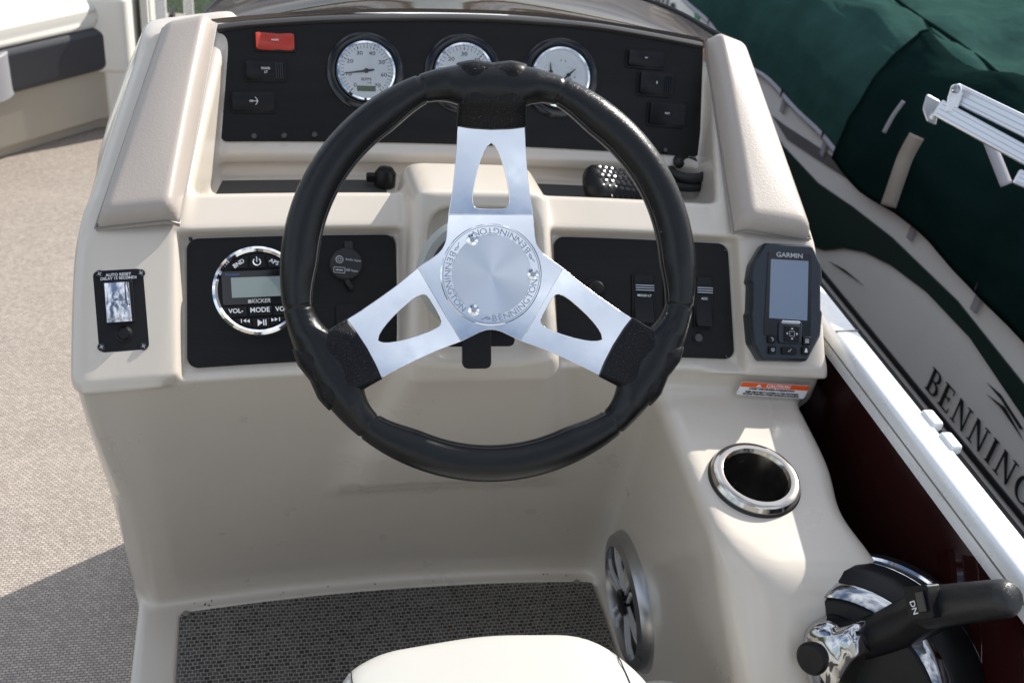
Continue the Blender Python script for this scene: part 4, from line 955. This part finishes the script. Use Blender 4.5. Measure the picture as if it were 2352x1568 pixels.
foot = rpoly([(xa, yt - .6), (xb + .03, yt - .6), (xb + .012, yt - .07), (xb - .035, yt - .004), ((xa + xb) / 2, yt + .006), (xa + .04, yt - .006), (xa, yt - .03)], .036, 6)
for z, ins in ((.39, .004), (.41, 0), (.455, 0), (.463, .003), (.468, .009), (.471, .02), (.4725, .05), (.473, .10)):
    c0 = ((xa + xb) / 2, yt - .3); rows.append([(x + (c0[0] - x) * ins / .2, y + (c0[1] - y) * ins / .35, z) for x, y in foot])
ox = Vector((sp_[0], sp_[1] - .25, .35)); mb = MB().grid(rows, closed=True); nn_ = len(foot); mb.f += [tuple(range(nn_))[::-1], tuple(7 * nn_ + i for i in range(nn_))]
mb.v = [tuple(Vector(p) - ox) for p in mb.v]; cu = obj('cushion', fixn(mb), seat_v, seat, smooth=60)
for sx_ in (xa + .012, xb - .020):
    pts = [(sx_ + (.03 * (1 - i / 60) if sx_ > .2 else -.004 * (1 - i / 60)) - ox.x, yt - .5 + i / 60 * .485 - ox.y, .4712 - ox.z + .0006 * math.sin(i * 2.5) - .010 * max(0, (i - 54) / 6) ** 2) for i in range(61)]
    obj('stitching', MB().tube(pts, .0007, 5), ink, cu)
mb = MB().box((xa - .016 - ox.x, yt - .33 - ox.y, .415 - ox.z), (.03, .6, .06)); obj('side_bolster', mb, char_v, seat, bevel=.012, seg=4)
p2 = onz(1545, 1650, .40); mb = MB().lathe([(.0, .03), (.035, .029), (.055, .020), (.062, .004), (.062, -.03)][::-1], 40, Matrix.Translation((p2[0] - ox.x, p2[1] - ox.y, .40 - .03 - ox.z))); obj('side_cushion', mb, seat_v, seat, smooth=70)
obj('backrest', MB().box(((xa + xb) / 2 - ox.x, -.16 - ox.y, .66 - ox.z), (.60, .12, .44)), seat_v, seat, bevel=.04, seg=4)  # behind the view; added and widened to shade the lower console face
obj('pedestal', MB().lathe([(.12, -.345), (.12, -.33), (.04, -.31), (.04, .03)], 32, T(0, 0, 0)), satin, seat)

# ================================================================== OWN FENCE on the right (maroon panel, white top rail)
zr = .64
Xi = onz(2085, 940, zr)[0]; Xo = onz(1900, 780, zr)[0]
fen = thing('side_fence', 'maroon fence panel with white aluminium top rail along the right of the boat', 'fence', (Xo, 0, 0))
x_in, x_out = .668, .704
obj('panel', MB().box((x_in + .012 - Xo, .9, .33), (.006, 4.0, .56)), maroon, fen)
prof = [(x_in + .010, zr - .030), (x_in, zr - .030), (x_in - .001, zr - .008), (x_in + .002, zr - .002), (x_in + .006, zr), (x_out - .005, zr), (x_out, zr - .005), (x_out, zr - .05)]
rows = [[(x - Xo, y, z) for x, z in prof] for y in np.linspace(-.9, 2.75, 30)]
obj('top_rail', fixn(MB().solid(rows, (0, 0, -.004))), fencew, fen, smooth=40)
obj('rail_groove', MB().box((x_in - .0008 - Xo, .9, zr - .018), (.0012, 3.6, .002)), trimg, fen)
for yj in (onz(1975, 760, zr)[1], .1): obj('joint', MB().box(((x_in + x_out) / 2 - Xo, yj, zr + .0004), (x_out - x_in - .006, .0016, .0014)), trimg, fen)
obj('bottom_rail', MB().box((x_in + .012 - Xo, .9, .03), (.03, 4.0, .05)), fencew, fen, bevel=.004)
for px_, py_ in ((2135, 962), (2165, 1015)):
    q = onz(px_, py_, zr); obj('rail_clip', MB().box((x_out + .001 - Xo, q[1], zr - .002), (.014, .026, .012)), fencew, fen, bevel=.003)

# ================================================================== NEIGHBOURING BOAT
XN = 1.2
def onx(x, y, X=XN): return onpl(x, y, (X, 0, 0), (1, 0, 0))
nb = thing('pontoon_boat', 'white and green pontoon boat moored alongside on the right', 'boat', (XN, 1, 0)); NO = Vector((XN, 1, 0))
def NL(mbx): mbx.v = [tuple(Vector(p) - NO) for p in mbx.v]; return mbx
obj('side_panel', NL(MB().box((XN + .012, 2.2, .32), (.02, 6.6, .27))), nwhite, nb)
def onside(name, pts, m, th=.003, z=0):
    P_ = [onx(*p) for p in pts]; o = MB(); n_ = len(P_)
    yz = [(p[1], p[2]) for p in P_]; v = [(XN - z, a, b) for a, b in yz] + [(XN - z - th, a, b) for a, b in yz]
    o.add(v, [tuple(range(n_)), tuple(range(2 * n_ - 1, n_ - 1, -1))] + [(i, (i + 1) % n_, n_ + (i + 1) % n_, n_ + i) for i in range(n_)])
    return obj(name, NL(fixn(o)), m, nb, smooth=0)
swt = [(1700, 150), (1760, 275), (1800, 335), (1880, 420), (1960, 475), (2050, 545), (2200, 690), (2352, 880), (2600, 1250)]
swb = [(2600, 1310), (2352, 955), (2230, 775), (2130, 670), (2050, 610), (1990, 580), (1940, 570), (1895, 575), (1850, 560), (1740, 300)]
onside('green_swoosh', swt + swb, ngreen)
onside('grey_stripe', [(1775, 265), (1800, 285), (1900, 350), (2005, 425), (1995, 440), (1900, 380), (1810, 320)], ngrey, .002, .001)
obj('black_pinstripe', NL(MB().box((XN - .002, 2.2, .196), (.004, 6.6, .011))), ink, nb)
obj('white_pinstripe', NL(MB().box((XN - .001, 2.2, .183), (.003, 6.6, .007))), nwhite, nb)
obj('lower_rail', NL(MB().box((XN + .0, 2.2, .12), (.03, 6.6, .11))), ngrey, nb, bevel=.004)
obj('hull_skirt', NL(MB().box((XN + .02, 2.2, -.06), (.04, 6.6, .25))), simple('dark_hull', (.03, .03, .032), .5), nb)
obj('pontoon', NL(MB().tube([(XN + .35, -1.2, -.5), (XN + .35, 5.4, -.5)], .3, 32)), satin, nb, smooth=60)
obj('deck_body', NL(MB().box((XN + 1.25, 2.2, .1), (2.3, 6.6, .4))), ngrey, nb)
# serif lettering BENNINGTON along the side
def serif(ch):
    o = []; t = .17; n_ = .075; s_ = .09
    V_ = lambda x, w=t, a=0, b=1: o.append([(x - w / 2, a), (x + w / 2, a), (x + w / 2, b), (x - w / 2, b)])
    Hs = lambda x0, x1, y, w=.05: o.append([(x0, y - w / 2), (x1, y - w / 2), (x1, y + w / 2), (x0, y + w / 2)])
    def arc(cx, cy, rx, ry, a0, a1, w0, w1, n=14):
        for i in range(n):
            A0, A1 = R(a0 + (a1 - a0) * i / n), R(a0 + (a1 - a0) * (i + 1) / n); f0, f1 = [w0 + (w1 - w0) * abs(math.cos(q)) for q in (A0, A1)]
            o.append([(cx + rx * math.cos(A0), cy + ry * math.sin(A0)), (cx + rx * math.cos(A1), cy + ry * math.sin(A1)), (cx + (rx - f1) * math.cos(A1), cy + (ry - f1 * .8) * math.sin(A1)), (cx + (rx - f0) * math.cos(A0), cy + (ry - f0 * .8) * math.sin(A0))])
    if ch == 'B': V_(.18); Hs(0, .45, .025); Hs(0, .42, .975); Hs(.2, .45, .52); arc(.40, .76, .28, .24, -90, 90, .05, .15); arc(.42, .265, .34, .265, -90, 90, .05, .16); w = .82
    elif ch == 'E': V_(.18); Hs(0, .68, .025); Hs(0, .64, .975); Hs(.2, .5, .52); V_(.66, .04, .0, .22); V_(.62, .04, .8, 1); V_(.5, .04, .42, .62); w = .78
    elif ch == 'N': V_(.16, .07); V_(.80, .07); o.append([(.08, 1), (.28, 1), (.84, 0), (.76, 0)]); Hs(0, .32, .02, .04); Hs(.64, .96, .98, .04); w = 1.02
    elif ch == 'I': V_(.2); Hs(.04, .36, .02, .04); Hs(.04, .36, .98, .04); w = .46
    elif ch == 'G': arc(.5, .5, .48, .52, 45, 315, .05, .16, 26); V_(.80, .14, .03, .42); Hs(.62, .94, .43, .04); w = 1.02
    elif ch == 'T': V_(.4); Hs(.0, .8, .97, .06); V_(.03, .04, .8, 1); V_(.77, .04, .8, 1); Hs(.25, .55, .02, .04); w = .86
    else: arc(.5, .5, .48, .52, 0, 360, .05, .16, 32); w = 1.02
    return o, w
a_ = onx(2147, 905); b2 = onx(2310, 1140); hL = .048
y_ = a_[1] + .028
for ch in 'BENNINGTON':
    polys, w = serif(ch); o = MB()
    for P_ in polys:
        n_ = len(P_); v = [(XN - .0035, y_ - x * hL, .214 + z * hL) for x, z in P_] + [(XN - .002, y_ - x * hL, .214 + z * hL) for x, z in P_]
        o.add(v, [tuple(range(n_)), tuple(range(2 * n_ - 1, n_ - 1, -1))])
    obj('letter', NL(o), ink, nb, smooth=0); y_ -= (w + .13) * hL
for pts in ([(2268, 878), (2300, 905), (2352, 985), (2345, 985), (2300, 915)], [(2308, 880), (2352, 915), (2380, 960), (2352, 925)], [(2268, 905), (2310, 935), (2352, 1010), (2300, 935)], [(1905, 600), (1985, 655), (1940, 618)]):
    onside('speed_line', pts, ink, .001, .001)
# registration number and decal far forward
onside('decal', [(1596, 30), (1606, 36), (1606, 50), (1596, 44)], simple('green_decal', (.02, .35, .16), .4), .001, .001)
rg0 = onx(1560, 10); mb = MB().text('7018 (GA)', .10, Matrix(((0, 0, -1, XN - .003), (-1, 0, 0, rg0[1]), (0, 1, 0, .375), (0, 0, 0, 1))), bold=.001, align='CENTER'); obj('registration', NL(mb), ink, nb, smooth=0)

# green mooring cover of that boat
def fbm(x, y, s=1):
    v = 0
    for k, (a, b, c, d) in enumerate(((1.3, .7, .2, 1), (2.9, -1.7, 1.1, .5), (-4.1, 5.3, 2.2, .3), (9.1, 7.7, .7, .16), (-15, 12, 1.9, .08))): v += d * math.sin(a * x * s + b * y * s + c + 1.3 * math.sin(b * x * .7 * s - a * y * .6 * s))
    return v
cov = thing('boat_cover', 'dark green canvas mooring cover over the neighbouring boat', 'boat cover', (1.5, 2, .7)); VO = Vector((1.5, 2, .7))
def VL(mbx): mbx.v = [tuple(Vector(p) - VO) for p in mbx.v]; return mbx
hem = lambda y: .452 + .010 * math.sin(y * 9 + 1) + .006 * math.sin(y * 17)
keyp = [(0, 0), (.012, .055), (.028, .11), (.05, .155), (.085, .195), (.13, .222), (.18, .235), (.22, .23), (.27, .19), (.34, .165), (.5, .17), (.8, .20), (1.2, .22), (1.8, .22), (2.6, .1)]
rows = []
for i in range(121):
    y = .2 + 6.2 * (i / 120) ** 1.1; row = []
    for j in range(73):
        s_ = j / 72 * (len(keyp) - 1); k = min(int(s_), len(keyp) - 2); f_ = s_ - k; dx = keyp[k][0] * (1 - f_) + keyp[k + 1][0] * f_; dz = keyp[k][1] * (1 - f_) + keyp[k + 1][1] * f_
        w = min(1, j / 10); lump = 1.0
        rid = lambda p_: (1 - abs(math.sin(p_))) ** 3
        fo = w * (.016 * rid(y * 3.1 + dx * 5 + .6 * math.sin(y * 2.3)) + .010 * rid(y * 5.7 - dx * 3.2 + 1) + .007 * rid(y * 9 + dx * 13 + math.sin(dx * 9)))
        row.append((XN - .012 + dx - fo * .5 * (dx < .15) + .008 * w * fbm(y, dz * 3, 1.6) - .007 * w * max(0, math.sin(y * 13 + dx * 22 + 2 * math.sin(y * 3))) ** 3, y, hem(y) + dz * lump + fo * (dx > .1) + w * .009 * fbm(y * 1.4, dx * 2, 2.2) + .010 * w * max(0, math.sin(y * 8 - dx * 15 + math.sin(y * 5))) ** 4 + .006 * w * math.sin(y * 24 + dx * 9)))
    rows.append(row)
cv = obj('canvas', VL(fixn(MB().solid(rows, (.004, 0, -.004)))), canvas, cov, smooth=180)
obj('hem', VL(MB().tube([(XN - .014, y, hem(y)) for y in np.linspace(.2, 6, 240)], .006, 8)), hemm, cov, smooth=180)
for x, y in ((1675, 100), (1733, 145), (1812, 216), (1900, 335), (2102, 530), (2250, 695), (1640, 62)):
    q = onx(x, y); o = obj('tie_strap', VL(MB().box((XN - .006, q[1], hem(q[1]) - .022), (.004, .016, .040))), hemm, cov)
    obj('snap_pin', VL(MB().tube([(XN - .018, q[1], hem(q[1]) - .004), (XN - .02, q[1], hem(q[1]) + .016)], .0028, 8)), steel, o)
for dx_, dz_ in ((.20, .245), (.30, .186), (.9, .212)):
    obj('seam', VL(MB().tube([(XN - .012 + dx_ + .006 * fbm(y, 1, 1.6), y, hem(y) + dz_ + .009 * fbm(y * 1.4, dx_ * 2, 2.2)) for y in np.linspace(.3, 6, 160)], .0045, 6)), canvas_shade, cov, smooth=180)  # dark seam tubes, also put in as the shadow edge behind the ridge
# overlapping flap of the cover, side shade put into its colour, and its piping
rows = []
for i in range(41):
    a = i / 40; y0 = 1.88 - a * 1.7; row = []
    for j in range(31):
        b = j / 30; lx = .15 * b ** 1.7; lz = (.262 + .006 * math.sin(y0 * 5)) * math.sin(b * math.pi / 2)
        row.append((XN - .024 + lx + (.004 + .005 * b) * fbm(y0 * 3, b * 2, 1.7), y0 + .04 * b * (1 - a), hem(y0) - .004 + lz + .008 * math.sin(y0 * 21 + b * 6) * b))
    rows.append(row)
fl = obj('flap', VL(fixn(MB().solid(rows, (.004, 0, 0)))), canvas_shade, cov, smooth=180)
obj('piping', VL(MB().tube([tuple(Vector(p)) for p in rows[0]], .003, 6)), canvas_shade, fl, smooth=180)
def strip(pts, w, m, name, parent, thick=.002):
    # pts: world points
    rows = []; P_ = interp([np.array(p) for p in pts], 6)
    for i, p in enumerate(P_):
        t_ = P_[min(i + 1, len(P_) - 1)] - P_[max(i - 1, 0)]; n_ = EYE - p; s_ = np.cross(t_, n_); s_ /= np.linalg.norm(s_); rows.append([tuple(p - s_ * w / 2), tuple(p + s_ * w / 2)])
    nrm = EYE - P_[0]; nrm /= np.linalg.norm(nrm)
    return obj(name, VL(fixn(MB().solid(rows, tuple(-nrm * thick)))), m, parent, smooth=180)
strip([onx(2106, 312, 1.155), onx(2080, 360, 1.15), onx(2062, 410, 1.145), onx(2040, 474, 1.14)], .028, strapm, 'strap', cov)
strip([onx(2076, 232, 1.16), onx(2052, 265, 1.155), onx(2030, 305, 1.15)], .008, hemm, 'zip_pull', cov)
strip([onx(2270, 320, 1.13), onx(2290, 370, 1.13), onx(2312, 425, 1.13)], .018, hemm, 'zip_pull', cov)

# folded bimini frame arms on that boat
bf = thing('bimini_frame', 'folded grooved aluminium canopy arms poking out of the green cover', 'canopy frame', (1.25, 1, .8)); BO = Vector((1.25, 1, .8))
def beam(name, p, q, w, m=fencew, parent=bf):
    p, q = Vector(p), Vector(q); d = (q - p); ln = d.length; d.normalize(); n_ = (Vector(EYE) - p); n_ = (n_ - d * n_.dot(d)).normalized(); s_ = n_.cross(d)
    Mb = mat(p - BO, d, s_, n_); o = obj(name, MB().box((ln / 2, 0, 0), (ln, w, w * .8), Mb), m, parent, bevel=.003)
    for k in (-.28, 0, .28): obj('groove', MB().box((ln / 2, w * k, w * .4), (ln - .01, w * .05, .0012), Mb), greyp, o)
    return o
d0 = 1.42; satin2 = simple('ribbed_aluminium', (.62, .64, .68), .3, .8)
beam('arm', at(2192, 212, d0), at(2480, 352, d0 * .93), .025, satin2); beam('arm', at(2155, 248, d0), at(2480, 425, d0 * .93), .023, satin2)
beam('arm', at(2335, 405, d0 * .95), at(2480, 465, d0 * .92), .020, satin2)
hp2 = [at(*p, d0 - .02) for p in ((2185, 196), (2206, 192), (2212, 215), (2196, 262), (2172, 255), (2176, 225))]
nv = EYE - hp2[0]; nv /= np.linalg.norm(nv); n_ = 6
obj('hinge_plate', fixn(MB().add([tuple(p - np.array(BO)) for p in hp2] + [tuple(p - nv * .03 - np.array(BO)) for p in hp2], [tuple(range(6)), tuple(range(11, 5, -1))] + [(i, (i + 1) % 6, 6 + (i + 1) % 6, 6 + i) for i in range(6)])), fencew, bf, bevel=.002)
hb_ = at(2195, 205, d0 - .03); obj('pivot_bolt', MB().lathe([(.006, 0), (.005, .004), (0, .005)], 16, mat(hb_ - np.array(BO), *np.array(cam2w((1, 0, 0)))[None], cam2w((0, -1, 0)), cam2w((0, 0, -1)))), steel, bf)
hk = [at(*p, d0 + .02) for p in ((2128, 215), (2160, 232), (2150, 290), (2128, 280), (2118, 250))]
obj('socket', fixn(MB().add([tuple(p - np.array(BO)) for p in hk] + [tuple(p - nv * .035 - np.array(BO)) for p in hk], [tuple(range(5)), tuple(range(9, 4, -1))] + [(i, (i + 1) % 5, 5 + (i + 1) % 5, 5 + i) for i in range(5)])), satin, bf, bevel=.003)

# ================================================================== LEFT: BOW SOFA, WALL, GATE
def prismz(name, poly, z0, z1, m, parent, org, bevel=.01, seg=3, top=None):
    o = Vector(org); return obj(name, MB().prism([(a - o.x, b - o.y) for a, b in poly], z0 - o.z, z1 - o.z), m, parent, bevel=bevel, seg=seg)
A0, A1, A2 = np.array(onz(0, 372, 0)[:2]), np.array(onz(235, 300, 0)[:2]), np.array(onz(292, 294, 0)[:2])
SO = (A1[0], A1[1], 0); sofa = thing('sofa', 'cream and charcoal vinyl lounge seat at the upper left', 'sofa', SO)
dirA = (A1 - A0) / np.linalg.norm(A1 - A0); nA = np.array([-dirA[1], dirA[0]])
def lay(name, z0, z1, out, m, bev, right=0, seg=4):
    P_ = [A0 - dirA * .9 - nA * out, A1 - nA * out - dirA * .0, A2 + np.array([right, -out * .6]), A2 + np.array([right + .02, .9]), A0 - dirA * .9 + nA * .9]
    return obj(name, MB().prism([(p[0] - SO[0], p[1] - SO[1]) for p in P_], z0, z1), m, sofa, bevel=bev, seg=seg)
beige = simple('beige_fibreglass', (.42, .385, .32), .45, var=.05)
lay('toe_kick', 0, .035, -.02, beige, .003)
lay('side_panel', .03, .185, 0, beige, .010)
lay('charcoal_cushion_band', .172, .292, .022, char_v, .022)
lay('seat_cushion', .280, .365, .020, cream_v, .04, -.02, 6)
obj('corner_cushion', MB().prism(rpoly([(A2[0] - .075 - SO[0], A2[1] - .03 - SO[1]), (A2[0] + .03 - SO[0], A2[1] - .035 - SO[1]), (A2[0] + .075 - SO[0], A2[1] + .5 - SO[1]), (A2[0] - .05 - SO[0], A2[1] + .5 - SO[1])], .03, 5), .165, .375), cream_v, sofa, bevel=.045, seg=6)
obj('end_panel', MB().prism([(A2[0] - .045 - SO[0], A2[1] - .022 - SO[1]), (A2[0] + .035 - SO[0], A2[1] - .028 - SO[1]), (A2[0] + .09 - SO[0], A2[1] + .3 - SO[1]), (A2[0] - .02 - SO[0], A2[1] + .3 - SO[1])], .02, .19), cream_v, sofa, bevel=.012, seg=3)
gl = onz(38, 190, .20); obj('grey_armrest', MB().prism(rpoly([(gl[0] - .6 - SO[0], gl[1] - .42 - SO[1]), (gl[0] - .10 - SO[0], gl[1] - .16 - SO[1]), (gl[0] + .0 - SO[0], gl[1] - .03 - SO[1]), (gl[0] - .02 - SO[0], gl[1] + .10 - SO[1]), (gl[0] - .6 - SO[0], gl[1] - .1 - SO[1])], .05, 5), .17, .285), grey_v, sofa, bevel=.02, seg=4)
# white end wall with post
ew = thing('end_wall', 'grey-white fence end wall between the lounge seat and the console', 'wall', (A2[0] + .05, A2[1] + .1, 0))
pp_ = simple('pale_panel', (.60, .60, .56), .45)
obj('panel', MB().box((.012, .25, .22), (.02, .6, .44)), pp_, ew, bevel=.004)
obj('post', MB().box((.05, .02, .22), (.028, .028, .50)), fencew, ew, bevel=.004)
obj('post', MB().box((.10, .40, .22), (.028, .028, .50)), fencew, ew, bevel=.004)
obj('latch', MB().box((.068, .16, .17), (.014, .07, .16)), blk, ew, bevel=.003)
rb = thing('rear_bench', 'cream rear bench behind the helm seat', 'bench', (-.5, -1.7, 0))
obj('bench_base', MB().box((0, 0, .18), (1.9, .6, .36)), beige, rb, bevel=.02, seg=3)
obj('bench_cushion', MB().box((0, 0, .41), (1.92, .62, .11)), cream_v, rb, bevel=.04, seg=4)
obj('bench_back', MB().box((0, -.3, .62), (1.92, .12, .40)), cream_v, rb, bevel=.04, seg=4)
# bow seat seen through the smoked windshield
bs = thing('bow_bench', 'tan bow bench seen through the smoked windshield', 'bench', (.6, 3.2, 0))
obj('bench_base', MB().box((-.06, 0, .11), (1.1, .6, .22)), beige, bs, bevel=.03, seg=4)
obj('bench_cushion', MB().box((-.06, -.02, .26), (1.12, .62, .10)), cream_v, bs, bevel=.04, seg=5)
